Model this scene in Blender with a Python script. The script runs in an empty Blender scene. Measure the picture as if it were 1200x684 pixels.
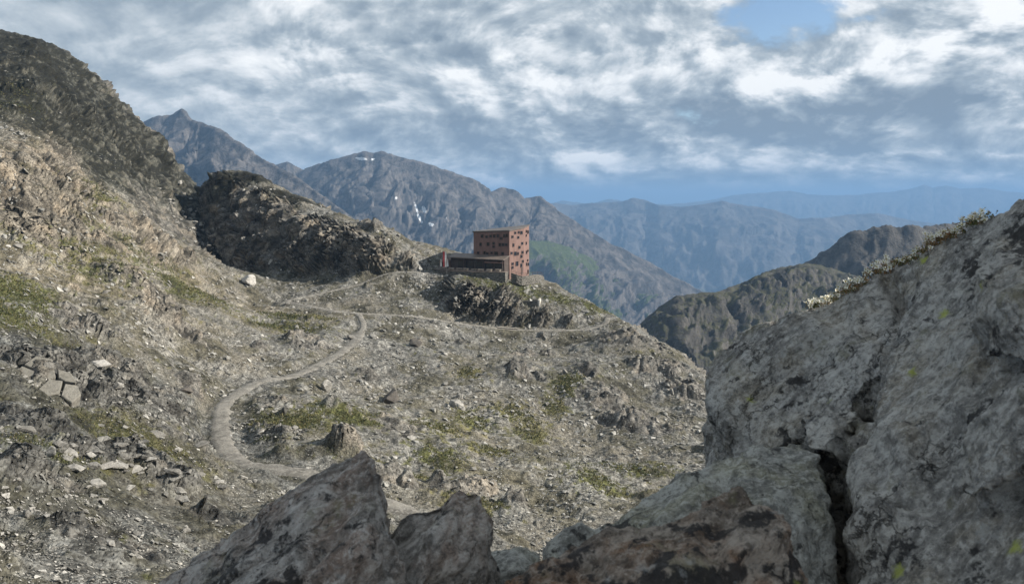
import bpy, bmesh, math, random, time
import numpy as np
from mathutils import Vector, Matrix, Euler
T0 = time.time()
R = math.radians
scene = bpy.context.scene
COL = scene.collection
F = 873.0          # focal length in photo pixels (1200 wide)
HX, HY = 600.0, 232.0   # vanishing point of the view direction / horizon row

# ------------------------------------------------------------------ camera
cam = bpy.data.cameras.new('camera'); camo = bpy.data.objects.new('camera', cam); COL.objects.link(camo)
cam.sensor_width = 36.0; cam.lens = F/1200*36; cam.shift_y = -(342-HY)/1200
cam.clip_start = 0.05; cam.clip_end = 200000
camo.location = (0, 0, 0); camo.rotation_euler = (R(90), 0, 0)
cam.dof.use_dof = True; cam.dof.focus_distance = 200.0; cam.dof.aperture_fstop = 8.5
scene.camera = camo

# ------------------------------------------------------------------ world, sun, exposure
SUN_AZ, SUN_EL = 91.0, 29.0     # azimuth clockwise from the view direction (+Y)
SUN = Vector((math.sin(R(SUN_AZ))*math.cos(R(SUN_EL)), math.cos(R(SUN_AZ))*math.cos(R(SUN_EL)), math.sin(R(SUN_EL))))
sl = bpy.data.lights.new('sun', 'SUN'); so = bpy.data.objects.new('sun', sl); COL.objects.link(so)
sl.energy = 5.0; sl.angle = R(0.5); sl.color = (1.0, 0.93, 0.82)
so.rotation_euler = SUN.to_track_quat('Z', 'Y').to_euler(); so.location = (300, 0, 300)
vs = scene.view_settings
vs.view_transform = 'Standard'; vs.look = 'None'; vs.exposure = 0.78; vs.gamma = 1.0; vs.use_curve_mapping = False
cy = scene.cycles
cy.max_bounces = 3; cy.diffuse_bounces = 2; cy.glossy_bounces = 2; cy.volume_bounces = 1; cy.transmission_bounces = 2
cy.use_denoising = True; cy.use_adaptive_sampling = True; cy.adaptive_threshold = 0.015
cy.caustics_reflective = False; cy.caustics_refractive = False

class NT:
    """small helper to write node trees"""
    def __init__(s, nt): s.nt = nt; s.nt.nodes.clear()
    def n(s, t, **kw):
        nd = s.nt.nodes.new(t)
        for k, v in kw.items(): setattr(nd, k, v)
        return nd
    def put(s, sock, v):
        if v is None: return
        if isinstance(v, bpy.types.NodeSocket): s.nt.links.new(v, sock)
        else:
            if isinstance(v, (tuple, list)) and sock.type == 'RGBA' and len(v) == 3: v = (*v, 1)
            sock.default_value = v
    def m(s, op, a, b=None, c=None, clamp=False):
        nd = s.n('ShaderNodeMath', operation=op, use_clamp=clamp)
        for i, v in enumerate((a, b, c)): s.put(nd.inputs[i], v)
        return nd.outputs[0]
    def vm(s, op, a, b=None, c=None):
        nd = s.n('ShaderNodeVectorMath', operation=op)
        for i, v in enumerate((a, b, c)):
            if v is not None: s.put(nd.inputs[i], v)
        return nd.outputs['Value'] if op in ('DOT_PRODUCT', 'LENGTH', 'DISTANCE') else nd.outputs[0]
    def mix(s, f, a, b, mode='MIX'):
        nd = s.n('ShaderNodeMix', data_type='RGBA', blend_type=mode)
        s.put(nd.inputs[0], f); s.put(nd.inputs[6], a); s.put(nd.inputs[7], b)
        return nd.outputs[2]
    def ramp(s, v, lo, hi, a=0.0, b=1.0, smooth=True):
        nd = s.n('ShaderNodeMapRange', interpolation_type='SMOOTHSTEP' if smooth else 'LINEAR')
        for i, x in enumerate((v, lo, hi, a, b)): s.put(nd.inputs[i], x)
        return nd.outputs[0]
    def noise(s, vec, scale, detail=4, rough=0.5, dist=0.0, lac=2.0, dim='3D', col=False):
        nd = s.n('ShaderNodeTexNoise', noise_dimensions=dim)
        s.put(nd.inputs['Vector'], vec)
        for k, v in (('Scale', scale), ('Detail', detail), ('Roughness', rough), ('Distortion', dist), ('Lacunarity', lac)): s.put(nd.inputs[k], v)
        return nd.outputs['Color' if col else 'Fac']
    def voro(s, vec, scale, feature='F1', out='Distance', rand=1.0):
        nd = s.n('ShaderNodeTexVoronoi', feature=feature)
        s.put(nd.inputs['Vector'], vec); s.put(nd.inputs['Scale'], scale); s.put(nd.inputs['Randomness'], rand)
        return nd.outputs[out]
    def attr(s, name, out='Fac'):
        return s.n('ShaderNodeAttribute', attribute_name=name).outputs[out]
    def comb(s, x, y, z):
        nd = s.n('ShaderNodeCombineXYZ'); s.put(nd.inputs[0], x); s.put(nd.inputs[1], y); s.put(nd.inputs[2], z); return nd.outputs[0]
    def sep(s, v):
        nd = s.n('ShaderNodeSeparateXYZ'); s.put(nd.inputs[0], v); return nd.outputs

world = bpy.data.worlds.new('World'); scene.world = world; world.use_nodes = True
world.cycles.sampling_method = 'MANUAL'; world.cycles.sample_map_resolution = 512
def build_world():
    t = NT(world.node_tree)
    sky = t.n('ShaderNodeTexSky', sky_type='NISHITA', sun_disc=False)
    sky.sun_elevation = R(SUN_EL); sky.sun_rotation = R(SUN_AZ); sky.altitude = 2900; sky.air_density = 1.3; sky.dust_density = 1.0
    d = t.n('ShaderNodeTexCoord').outputs['Generated']
    x, y, z = t.sep(d)
    zc = t.m('MAXIMUM', z, 0.0)
    den = t.m('ADD', zc, 0.45)
    p = t.comb(t.m('DIVIDE', x, den), t.m('DIVIDE', y, den), 0.0)          # a flat cloud deck seen in perspective
    az = t.m('ARCTAN2', x, y); el = t.m('ARCSINE', z)
    ae = t.comb(az, el, 0.0)
    def blob(px, py, wx, wy, rot=0.0):
        a0 = math.atan((px-HX)/F); e0 = math.atan((HY-py)/F*math.cos(a0))
        mp = t.n('ShaderNodeMapping', vector_type='TEXTURE'); t.put(mp.inputs[0], ae)
        mp.inputs['Location'].default_value = (a0, e0, 0); mp.inputs['Rotation'].default_value = (0, 0, R(rot)); mp.inputs['Scale'].default_value = (wx*1.9/F, wy*1.9/F, 1)
        g = t.n('ShaderNodeTexGradient', gradient_type='QUADRATIC_SPHERE'); t.put(g.inputs[0], mp.outputs[0]); return g.outputs['Fac']
    # billow relief: the same noise looked up a little towards the sun
    n0 = t.noise(p, 3.7, 6, 0.60, 0.25, 2.1, dim='2D')
    n1 = t.noise(t.vm('ADD', p, (0.022, -0.050, 0.0)), 3.7, 6, 0.60, 0.25, 2.1, dim='2D')
    nf = t.noise(p, 13.0, 3, 0.6, 0.0, 2.1, dim='2D')
    big = t.noise(t.vm('ADD', p, (3.7, 1.9, 0)), 1.5, 1, 0.5, dim='2D')
    def puff(q):
        nd = t.n('ShaderNodeTexVoronoi', voronoi_dimensions='2D', feature='SMOOTH_F1'); t.put(nd.inputs['Vector'], q); nd.inputs['Scale'].default_value = 4.6; nd.inputs['Smoothness'].default_value = 0.35
        nd.inputs['Detail'].default_value = 2.0; nd.inputs['Roughness'].default_value = 0.55; return nd.outputs['Distance']
    pd = t.vm('ADD', p, t.vm('MULTIPLY', t.comb(n0, nf, 0.0), (0.16, 0.10, 0.0)))
    puffs = t.m('SUBTRACT', puff(t.vm('ADD', pd, (0.02, -0.045, 0.0))), puff(pd))
    relief = t.m('ADD', t.m('MULTIPLY', t.m('SUBTRACT', n0, n1), 4.0), t.m('MULTIPLY', puffs, 1.25))
    soft = t.ramp(az, -0.60, 0.0, 0.38, 1.0)                               # the deck is thicker and smoother to the left
    b = t.m('ADD', t.m('MULTIPLY', t.m('SUBTRACT', big, 0.5), 0.45), 0.45)
    b = t.m('ADD', b, t.m('MULTIPLY', t.m('MULTIPLY', relief, 0.50), soft))
    b = t.m('ADD', b, t.m('MULTIPLY', t.m('MULTIPLY', t.m('SUBTRACT', nf, 0.5), 0.30), soft))
    brt = 0.0
    for a in ((1000, 82, 190, 26, 9, 0.50), (640, 100, 120, 40, 0, 0.22), (590, 60, 60, 50, -20, 0.20), (1160, 22, 80, 30, 15, 0.42), (1010, 12, 50, 20, 0, 0.4), (800, 60, 110, 20, 12, 0.25),
              (345, 35, 60, 60, 20, 0.30), (740, 199, 130, 5, 1, 0.34), (690, 185, 60, 9, 6, 0.26), (1060, 179, 90, 4, 1, 0.36), (1190, 182, 70, 5, 0, 0.35), (1180, 205, 110, 7, 0, 0.34), (270, 85, 160, 50, 5, 0.16),
              (584, 214, 12, 8, 0, 0.9), (880, 105, 45, 12, 14, 0.40), (830, 112, 14, 30, -20, 0.2), (955, 108, 22, 6, 10, 0.35), (60, 30, 190, 90, 0, 0.12)):
        w = t.m('MULTIPLY', blob(*a[:5]), a[5]); brt = w if brt == 0.0 else t.m('ADD', brt, w)
    drk = 0.0
    for a in ((830, 150, 260, 24, 3, 0.36), (1090, 125, 190, 26, 6, 0.30), (420, 160, 110, 30, -6, 0.24), (560, 15, 130, 25, 0, 0.16), (230, 15, 90, 22, 0, 0.14),
              (680, 150, 110, 22, 0, 0.18), (1130, 58, 35, 16, 20, 0.25), (900, 212, 300, 14, 0, 0.10)):
        w = t.m('MULTIPLY', blob(*a[:5]), a[5]); drk = w if drk == 0.0 else t.m('ADD', drk, w)
    ntex = t.ramp(t.m('ADD', t.m('MULTIPLY', nf, 0.45), t.m('MULTIPLY', n0, 0.55)), 0.38, 0.60, 0.2, 1.25)
    b = t.m('ADD', b, t.m('MULTIPLY', brt, ntex)); b = t.m('SUBTRACT', b, t.m('MULTIPLY', drk, t.ramp(n0, 0.35, 0.65, 1.15, 0.45)))
    cr = t.n('ShaderNodeValToRGB'); t.put(cr.inputs[0], b)
    e = cr.color_ramp.elements
    e[0].position = 0.0; e[0].color = (0.21, 0.265, 0.325, 1); e[1].position = 1.0; e[1].color = (0.92, 0.93, 0.93, 1)
    for pos, c in ((0.30, (0.31, 0.37, 0.425)), (0.52, (0.45, 0.505, 0.55)), (0.78, (0.72, 0.75, 0.775))):
        q = e.new(pos); q.color = (*c, 1)
    # openings in the deck
    hole = t.m('ADD', t.m('MULTIPLY', blob(930, 8, 85, 42, 0), 0.95), t.m('MULTIPLY', blob(800, 40, 90, 14, 14), 0.22))
    cov = t.m('SUBTRACT', t.m('ADD', n0, t.m('MULTIPLY', t.m('SUBTRACT', nf, 0.5), 0.6)), hole)
    cover = t.ramp(cov, -0.10, 0.24)
    bg1 = t.n('ShaderNodeBackground'); t.put(bg1.inputs[0], sky.outputs[0]); bg1.inputs[1].default_value = 0.085
    bg2 = t.n('ShaderNodeBackground'); t.put(bg2.inputs[0], cr.outputs[0]); bg2.inputs[1].default_value = 0.69
    mx = t.n('ShaderNodeMixShader'); t.put(mx.inputs[0], cover)
    t.nt.links.new(bg1.outputs[0], mx.inputs[1]); t.nt.links.new(bg2.outputs[0], mx.inputs[2])
    out = t.n('ShaderNodeOutputWorld'); t.nt.links.new(mx.outputs[0], out.inputs[0])
build_world()

# ------------------------------------------------------------------ helpers
rng = np.random.default_rng(7)
random.seed(5)
def W(px, py, D):
    return Vector((D*(px-HX)/F, D, D*(HY-py)/F))
def tag(o, label, cat=None, group=None, kind=None):
    if label: o['label'] = label
    if cat: o['category'] = cat
    if group: o['group'] = group
    if kind: o['kind'] = kind
    return o
def link(name, me, parent=None, mat=None):
    o = bpy.data.objects.new(name, me); COL.objects.link(o)
    if parent is not None: o.parent = parent
    if mat is not None and me is not None and not me.materials: me.materials.append(mat)
    return o
def empty(name, loc=(0, 0, 0), rz=0.0):
    o = bpy.data.objects.new(name, None); COL.objects.link(o); o.location = loc; o.rotation_euler = (0, 0, rz); o.empty_display_size = 0.2
    return o
def mesh_np(name, V, faces, smooth=True, attrs=None):
    """V (n,3) array, faces (m,3|4) int array"""
    me = bpy.data.meshes.new(name)
    V = np.ascontiguousarray(V, np.float32); faces = np.ascontiguousarray(faces, np.int32)
    k = faces.shape[1]; m = len(faces)
    me.vertices.add(len(V)); me.vertices.foreach_set('co', V.ravel())
    me.loops.add(m*k); me.loops.foreach_set('vertex_index', faces.ravel())
    me.polygons.add(m); me.polygons.foreach_set('loop_start', np.arange(0, m*k, k, dtype=np.int32))
    me.polygons.foreach_set('use_smooth', np.full(m, smooth, bool))
    for a, arr in (attrs or {}).items():
        if np.ndim(arr) == 2:
            at = me.attributes.new(a, 'FLOAT_COLOR', 'POINT'); at.data.foreach_set('color', np.ascontiguousarray(np.c_[arr, np.ones(len(arr))], np.float32).ravel()); continue
        at = me.attributes.new(a, 'FLOAT', 'POINT'); at.data.foreach_set('value', np.ascontiguousarray(arr, np.float32))
    me.update(calc_edges=True)
    return me
def grid_faces(nu, nv, mask=None):
    i = np.arange(nu*nv).reshape(nu, nv)
    q = np.stack([i[:-1, :-1], i[1:, :-1], i[1:, 1:], i[:-1, 1:]], -1)
    if mask is not None: return q[mask]
    return q.reshape(-1, 4)
def sub_mesh(name, V, faces, attrs, smooth=True):
    used = np.unique(faces); mp = np.zeros(len(V), np.int32); mp[used] = np.arange(len(used))
    return mesh_np(name, V[used], mp[faces], smooth, {k: a[used] for k, a in attrs.items()})
# --- noise in numpy
def _h(ix, iy, iz, seed):
    h = (ix.astype(np.uint32)*np.uint32(0x8da6b343)) ^ (iy.astype(np.uint32)*np.uint32(0xd8163841)) ^ (iz.astype(np.uint32)*np.uint32(0xcb1ab31f)) ^ np.uint32((seed*0x9E3779B1) & 0xffffffff)
    h ^= h >> np.uint32(15); h *= np.uint32(0x85ebca6b); h ^= h >> np.uint32(13); h *= np.uint32(0xc2b2ae35); h ^= h >> np.uint32(16)
    return h
def _f(h, s): return ((h >> np.uint32(s)) & np.uint32(1023)).astype(np.float32)*(1/1023.0)
def perlin(P, seed=0):
    P = np.asarray(P, np.float32); I = np.floor(P).astype(np.int32); f = P-I
    u = f*f*f*(f*(f*6-15)+10); r = 0.0
    for dx in (0, 1):
        wx = u[:, 0] if dx else 1-u[:, 0]
        for dy in (0, 1):
            wy = u[:, 1] if dy else 1-u[:, 1]
            for dz in (0, 1):
                wz = u[:, 2] if dz else 1-u[:, 2]
                h = _h(I[:, 0]+dx, I[:, 1]+dy, I[:, 2]+dz, seed)
                g = (_f(h, 0)*2-1)*(f[:, 0]-dx)+(_f(h, 10)*2-1)*(f[:, 1]-dy)+(_f(h, 20)*2-1)*(f[:, 2]-dz)
                r = r+wx*wy*wz*g
    return r*1.5
def fbm(P, oct=4, seed=0, gain=0.5, lac=2.03):
    r = 0.0; a = 1.0; P = np.asarray(P, np.float32)
    for i in range(oct): r = r+a*perlin(P+i*17.3, seed+i); a *= gain; P = P*lac
    return r
def ridged(P, oct=4, seed=0, gain=0.5, lac=2.03):
    r = 0.0; a = 1.0; P = np.asarray(P, np.float32)
    for i in range(oct): r = r+a*(1-2*np.abs(perlin(P+i*11.7, seed+i))); a *= gain; P = P*lac
    return r
def facet(P, seed=0):
    """cellular blocks: returns (F1, F2-F1, tilted plane height inside each block, block random)"""
    P = np.asarray(P, np.float32); I = np.floor(P).astype(np.int32); f = P-I; n = len(P)
    f1 = np.full(n, 9., np.float32); f2 = np.full(n, 9., np.float32); pl = np.zeros(n, np.float32); rn = np.zeros(n, np.float32)
    for dx in (-1, 0, 1):
        for dy in (-1, 0, 1):
            for dz in (-1, 0, 1):
                h = _h(I[:, 0]+dx, I[:, 1]+dy, I[:, 2]+dz, seed)
                a = dx+_f(h, 0)-f[:, 0]; b = dy+_f(h, 10)-f[:, 1]; c = dz+_f(h, 20)-f[:, 2]
                d = a*a+b*b+c*c
                h2 = h*np.uint32(0x27d4eb2d); h2 ^= h2 >> np.uint32(15)
                near = d < f1
                f2 = np.where(near, f1, np.minimum(f2, d))
                g = -(a*(_f(h2, 0)*2-1)+b*(_f(h2, 10)*2-1)+c*(_f(h2, 20)*2-1))
                pl = np.where(near, g, pl); rn = np.where(near, _f(h2, 5), rn); f1 = np.where(near, d, f1)
    f1 = np.sqrt(f1); f2 = np.sqrt(f2)
    return f1, f2-f1, pl, rn
def sstep(x, a, b):
    t = np.clip((x-a)/(b-a), 0, 1); return t*t*(3-2*t)
def grid_normals(Pg):
    du = np.gradient(Pg, axis=0); dv = np.gradient(Pg, axis=1)
    n = np.cross(du, dv); n /= np.linalg.norm(n, axis=-1, keepdims=True)+1e-9
    n[n[..., 2] < 0] *= -1
    return n

# ------------------------------------------------------------------ materials
def new_mat(name):
    m = bpy.data.materials.new(name); m.use_nodes = True
    t = NT(m.node_tree); bs = t.n('ShaderNodeBsdfPrincipled'); out = t.n('ShaderNodeOutputMaterial')
    t.nt.links.new(bs.outputs[0], out.inputs[0])
    return m, t, bs
def plain(name, col, rough=0.7, var=0.15, scale=3.0, metal=0.0, bump=0.0):
    m, t, bs = new_mat(name)
    o = t.n('ShaderNodeTexCoord').outputs['Object']
    n = t.noise(o, scale, 5, 0.6)
    c = t.mix(t.ramp(n, 0.3, 0.7), tuple(x*(1-var) for x in col), tuple(min(1, x*(1+var)) for x in col))
    t.put(bs.inputs['Base Color'], c); bs.inputs['Roughness'].default_value = rough; bs.inputs['Metallic'].default_value = metal
    if bump:
        b = t.n('ShaderNodeBump'); b.inputs['Strength'].default_value = 0.6; b.inputs['Distance'].default_value = bump
        t.put(b.inputs['Height'], t.noise(o, scale*4, 5, 0.65)); t.put(bs.inputs['Normal'], b.outputs[0])
    return m

def terrain_material():
    m, t, bs = new_mat('alpine_ground')
    P = t.n('ShaderNodeNewGeometry').outputs['Position']
    col = t.attr('col', 'Color')
    vn = t.n('ShaderNodeTexVoronoi'); t.put(vn.inputs['Vector'], P); vn.inputs['Scale'].default_value = 4.5
    sp = t.sep(vn.outputs['Color'])[0]; nm = t.noise(P, 1.1, 4, 0.7)
    k = t.m('ADD', t.ramp(sp, 0, 1, 0.45, 1.52, False), t.ramp(nm, 0.3, 0.7, -0.22, 0.22))
    t.put(bs.inputs['Base Color'], t.vm('MULTIPLY', col, t.comb(k, k, k))); bs.inputs['Roughness'].default_value = 0.93; bs.inputs['Specular IOR Level'].default_value = 0.2
    bp = t.n('ShaderNodeBump'); bp.inputs['Strength'].default_value = 0.8; bp.inputs['Distance'].default_value = 1.0
    t.put(bp.inputs['Height'], t.m('ADD', t.m('MULTIPLY', vn.outputs['Distance'], -0.10), t.m('MULTIPLY', nm, 0.5))); t.put(bs.inputs['Normal'], bp.outputs[0])
    return m
def mountain_material(name, lo, hi, green, scale):
    m, t, bs = new_mat(name)
    P = t.n('ShaderNodeNewGeometry').outputs['Position']
    a = t.noise(t.vm('MULTIPLY', P, (1, 1, 0.6)), 0.012*scale, 5, 0.68, 0.6); b = t.noise(P, 0.06*scale, 4, 0.72)
    c = t.mix(t.ramp(a, 0.35, 0.65), lo, hi)
    c = t.mix(t.m('MULTIPLY', t.ramp(b, 0.5, 0.7), 0.6), c, tuple(x*0.5 for x in lo))
    gr = t.ramp(t.m('ADD', t.attr('grass'), t.m('MULTIPLY', t.m('SUBTRACT', t.m('ADD', a, b), 1.0), 0.9)), 0.4, 0.6)
    c = t.mix(gr, c, t.mix(t.ramp(b, 0.35, 0.65), tuple(x*0.55 for x in green), green))
    fo = t.ramp(t.m('ADD', t.attr('forest'), t.m('MULTIPLY', t.m('SUBTRACT', t.m('ADD', a, b), 1.0), 0.8)), 0.42, 0.58)
    c = t.mix(fo, c, (0.018, 0.03, 0.016))
    sn = t.ramp(t.m('ADD', t.attr('snow'), t.m('MULTIPLY', t.m('SUBTRACT', b, 0.5), 0.8)), 0.45, 0.55)
    c = t.mix(sn, c, (0.62, 0.64, 0.67))
    t.put(bs.inputs['Base Color'], c); bs.inputs['Roughness'].default_value = 0.95; bs.inputs['Specular IOR Level'].default_value = 0.1
    bp = t.n('ShaderNodeBump'); bp.inputs['Strength'].default_value = 0.8; bp.inputs['Distance'].default_value = 14.0/scale
    t.put(bp.inputs['Height'], t.m('ADD', a, t.m('MULTIPLY', b, 0.7))); t.put(bs.inputs['Normal'], bp.outputs[0])
    return m
def fg_rock_material(name, lo, hi, rust, rust_amt, fol=(0.8, 0.2, 0.55), seed=0.0):
    m, t, bs = new_mat(name)
    P = t.vm('ADD', t.n('ShaderNodeNewGeometry').outputs['Position'], (seed, seed*0.7, seed*1.3))
    # foliation: stretched along the layering of the gneiss
    al = Vector(fol).normalized(); up = Vector((0, 1, 0)); s = al.cross(up).normalized(); q = al.cross(s)
    fv = t.comb(t.m('MULTIPLY', t.vm('DOT_PRODUCT', P, tuple(al)), 0.55), t.vm('DOT_PRODUCT', P, tuple(s)), t.vm('DOT_PRODUCT', P, tuple(q)))
    a = t.noise(fv, 9, 7, 0.68, 0.3); b = t.noise(fv, 42, 5, 0.75, 0.0); mid = t.noise(P, 5, 6, 0.62, 0.4)
    c = t.mix(t.ramp(a, 0.38, 0.62), lo, hi)
    gr = t.noise(P, 55, 4, 0.8)
    c = t.mix(t.m('MULTIPLY', t.ramp(mid, 0.46, 0.66), rust_amt), c, rust)
    c = t.mix(t.m('MULTIPLY', t.ramp(b, 0.48, 0.66), 0.75), c, tuple(min(1, x*1.3) for x in hi))
    c = t.mix(t.m('MULTIPLY', t.ramp(b, 0.50, 0.34), 0.6), c, tuple(x*0.42 for x in lo))
    c = t.mix(t.m('MULTIPLY', t.ramp(gr, 0.48, 0.38), 0.6), c, tuple(x*0.45 for x in lo))
    c = t.mix(t.m('MULTIPLY', t.ramp(gr, 0.54, 0.66), 0.6), c, tuple(min(1, x*1.3) for x in hi))
    ol = t.noise(t.vm('ADD', P, (5, 2, 8)), 7, 6, 0.72)
    c = t.mix(t.m('MULTIPLY', t.ramp(ol, 0.56, 0.68), 0.45), c, (0.17, 0.155, 0.075))          # olive crust lichen
    bl = t.m('ADD', t.noise(P, 12, 6, 0.7), t.m('MULTIPLY', t.noise(P, 2.2, 2, 0.5), 0.55))
    c = t.mix(t.m('MULTIPLY', t.ramp(bl, 0.84, 0.91), 0.9), c, (0.022, 0.021, 0.022))           # black lichen blotches
    vd = t.voro(t.vm('ADD', P, t.vm('MULTIPLY', t.noise(P, 30, 4, 0.6, col=True), (0.03, 0.03, 0.03))), 7.0)
    vc = t.sep(t.voro(t.vm('ADD', P, t.vm('MULTIPLY', t.noise(P, 30, 4, 0.6, col=True), (0.03, 0.03, 0.03))), 7.0, out='Color'))
    yl = t.m('MULTIPLY', t.ramp(t.m('ADD', vd, t.m('MULTIPLY', t.noise(P, 45, 4, 0.75), 0.34)), 0.34, 0.22), t.m('GREATER_THAN', vc[0], 0.64))
    c = t.mix(t.m('MULTIPLY', yl, 0.8), c, (0.40, 0.43, 0.08))                                # map lichen
    wl = t.m('MULTIPLY', t.ramp(t.noise(t.vm('ADD', P, (1, 9, 4)), 16, 5, 0.7), 0.60, 0.70), 0.45)
    c = t.mix(wl, c, (0.42, 0.42, 0.40))
    wv = t.vm('ADD', fv, t.vm('MULTIPLY', t.noise(P, 8, 5, 0.68, col=True), (0.13, 0.13, 0.13)))
    ce = t.voro(wv, 6.5, feature='DISTANCE_TO_EDGE')
    ck = t.m('MULTIPLY', t.ramp(ce, 0.017, 0.003), t.ramp(t.noise(P, 3.1, 4, 0.65), 0.46, 0.62))
    c = t.mix(t.m('MULTIPLY', ck, 0.7), c, (0.035, 0.034, 0.031))
    t.put(bs.inputs['Base Color'], c); bs.inputs['Roughness'].default_value = 0.88; bs.inputs['Specular IOR Level'].default_value = 0.25
    hgt = t.m('ADD', t.m('MULTIPLY', ck, -0.012), t.m('MULTIPLY', a, 0.022)); hgt = t.m('ADD', hgt, t.m('ADD', t.m('MULTIPLY', b, 0.014), t.m('MULTIPLY', gr, 0.012)))
    bp = t.n('ShaderNodeBump'); bp.inputs['Strength'].default_value = 1.0; bp.inputs['Distance'].default_value = 1.0
    t.put(bp.inputs['Height'], hgt); t.put(bs.inputs['Normal'], bp.outputs[0])
    return m
def stone_material(name, lo, hi, sc=1.0):
    m, t, bs = new_mat(name)
    P = t.n('ShaderNodeNewGeometry').outputs['Position']
    oi = t.n('ShaderNodeObjectInfo').outputs['Random']
    r = t.m('FRACT', t.m('ADD', oi, t.attr('tone')))
    a = t.noise(P, 1.6*sc, 6, 0.7); b = t.noise(P, 7*sc, 4, 0.7)
    c = t.mix(r, lo, hi)
    c = t.mix(t.m('MULTIPLY', t.ramp(a, 0.42, 0.66), 0.6), c, tuple(x*0.5 for x in lo))
    c = t.mix(t.m('MULTIPLY', t.ramp(b, 0.5, 0.7), 0.4), c, tuple(min(1, x*1.25) for x in hi))
    t.put(bs.inputs['Base Color'], c); bs.inputs['Roughness'].default_value = 0.9; bs.inputs['Specular IOR Level'].default_value = 0.25
    bp = t.n('ShaderNodeBump'); bp.inputs['Strength'].default_value = 0.8; bp.inputs['Distance'].default_value = 0.25/sc
    t.put(bp.inputs['Height'], t.m('ADD', a, t.m('MULTIPLY', b, 0.3))); t.put(bs.inputs['Normal'], bp.outputs[0])
    return m
M_GROUND = terrain_material()
M_STONE = stone_material('scree_stone', (0.11, 0.106, 0.096), (0.48, 0.465, 0.43))
M_BOULDER = stone_material('boulder_stone', (0.15, 0.143, 0.13), (0.38, 0.365, 0.335))

# ------------------------------------------------------------------ near terrain: fitted surface
A = []
def col_(px, *pd):
    for py, D in pd: A.append((px, py, D))
col_(-260, (684, 28), (520, 50), (400, 75), (300, 105), (200, 150), (80, 230), (0, 310), (20, 420))
col_(-100, (684, 31), (520, 53), (400, 84), (300, 122), (200, 165), (100, 240), (20, 315))
col_(0, (684, 34), (600, 44), (520, 58), (450, 75), (400, 92), (350, 112), (310, 132), (280, 150), (220, 175), (165, 200), (120, 240), (80, 280), (47, 310), (70, 400))
col_(50, (684, 36), (600, 48), (500, 68), (430, 88), (380, 110), (330, 135), (290, 158), (230, 185), (170, 215), (120, 260), (50, 325), (90, 410))
col_(100, (640, 44), (560, 60), (480, 82), (420, 105), (360, 135), (300, 170), (250, 198), (200, 235), (150, 280), (82, 335), (130, 420))
col_(150, (600, 56), (520, 76), (440, 105), (370, 140), (320, 170), (270, 205), (220, 250), (170, 300), (126, 345), (180, 430))
col_(200, (640, 52), (560, 70), (480, 100), (420, 130), (360, 168), (320, 200), (290, 228), (260, 258), (230, 300), (178, 350), (230, 440))
col_(222, (262, 288), (232, 330), (208, 352), (260, 440))
col_(245, (300, 262), (280, 290), (262, 297), (236, 306), (213, 320), (230, 350), (280, 440))
col_(262, (600, 66), (540, 92), (480, 118), (420, 147), (370, 182), (330, 224), (312, 252), (298, 282), (272, 287), (240, 293), (208, 308), (222, 335), (290, 430))
col_(300, (380, 192), (345, 228), (322, 250), (312, 273), (285, 277), (250, 282), (225, 290), (208, 303), (240, 335), (300, 420))
col_(350, (480, 122), (380, 197), (345, 231), (324, 252), (317, 263), (290, 266), (262, 270), (245, 278), (229, 291), (260, 325), (330, 420))
col_(400, (420, 168), (365, 213), (335, 239), (316, 254), (292, 257), (272, 262), (250, 280), (285, 312), (350, 400))
col_(440, (368, 214), (326, 245), (311, 250), (292, 253), (278, 258), (265, 275), (300, 310), (370, 400))
col_(480, (370, 217), (345, 236), (320, 249), (308, 253), (295, 257), (280, 273), (315, 310), (380, 400))
col_(515, (374, 221), (350, 236), (322, 251), (308, 262), (300, 268), (288, 280), (330, 320), (400, 400))
col_(310, (445, 143)); col_(265, (470, 124)); col_(258, (500, 110)); col_(268, (530, 97)); col_(310, (545, 90)); col_(370, (552, 88)); col_(380, (425, 163)); col_(420, (390, 191))
col_(450, (460, 150), (520, 115)); col_(500, (420, 181), (480, 142)); col_(550, (460, 158), (540, 112)); col_(480, (600, 82)); col_(560, (610, 82)); col_(620, (650, 70))
col_(600, (430, 184), (500, 140), (560, 107))
col_(535, (376, 224), (371, 230), (345, 233), (327, 240), (323, 250), (310, 264), (296, 280), (340, 310), (410, 390))
col_(560, (379, 226), (375, 230), (352, 233), (333, 239), (325, 247), (322, 262), (345, 300), (420, 380))
col_(580, (384, 226), (380, 230), (360, 233), (342, 238), (326, 246))
col_(600, (386, 228), (382, 231), (366, 234), (352, 238), (335, 244), (325, 252), (322, 266), (350, 300), (440, 380))
col_(635, (389, 229), (385, 232), (368, 235), (354, 240), (338, 250), (326, 262), (365, 300), (460, 380))
col_(665, (389, 230), (385, 233), (370, 236), (356, 243), (340, 258), (390, 300), (490, 380))
col_(690, (388, 233), (372, 238), (352, 250), (400, 290), (500, 370))
col_(715, (405, 215), (380, 236), (362, 250), (410, 290), (520, 370))
col_(740, (420, 206), (395, 228), (375, 245), (420, 280), (540, 360))
col_(770, (430, 202), (412, 220), (393, 236), (445, 270), (560, 360))
col_(800, (450, 190), (430, 205), (415, 221), (470, 260), (580, 350))
col_(828, (520, 145), (470, 178), (442, 205), (500, 250), (600, 350))
col_(650, (500, 146), (560, 108), (440, 184)); col_(700, (430, 192), (500, 150), (570, 108)); col_(750, (460, 180), (520, 140), (600, 95)); col_(790, (480, 172))
col_(680, (640, 76)); col_(740, (684, 66))
col_(870, (560, 120), (500, 170), (560, 240), (640, 340)); col_(950, (560, 100), (520, 150), (600, 240), (680, 340)); col_(1100, (520, 80), (500, 130), (560, 220), (680, 340)); col_(1300, (480, 70), (440, 120), (500, 210), (640, 340)); col_(1500, (460, 60), (420, 110), (480, 200), (620, 340))
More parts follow.
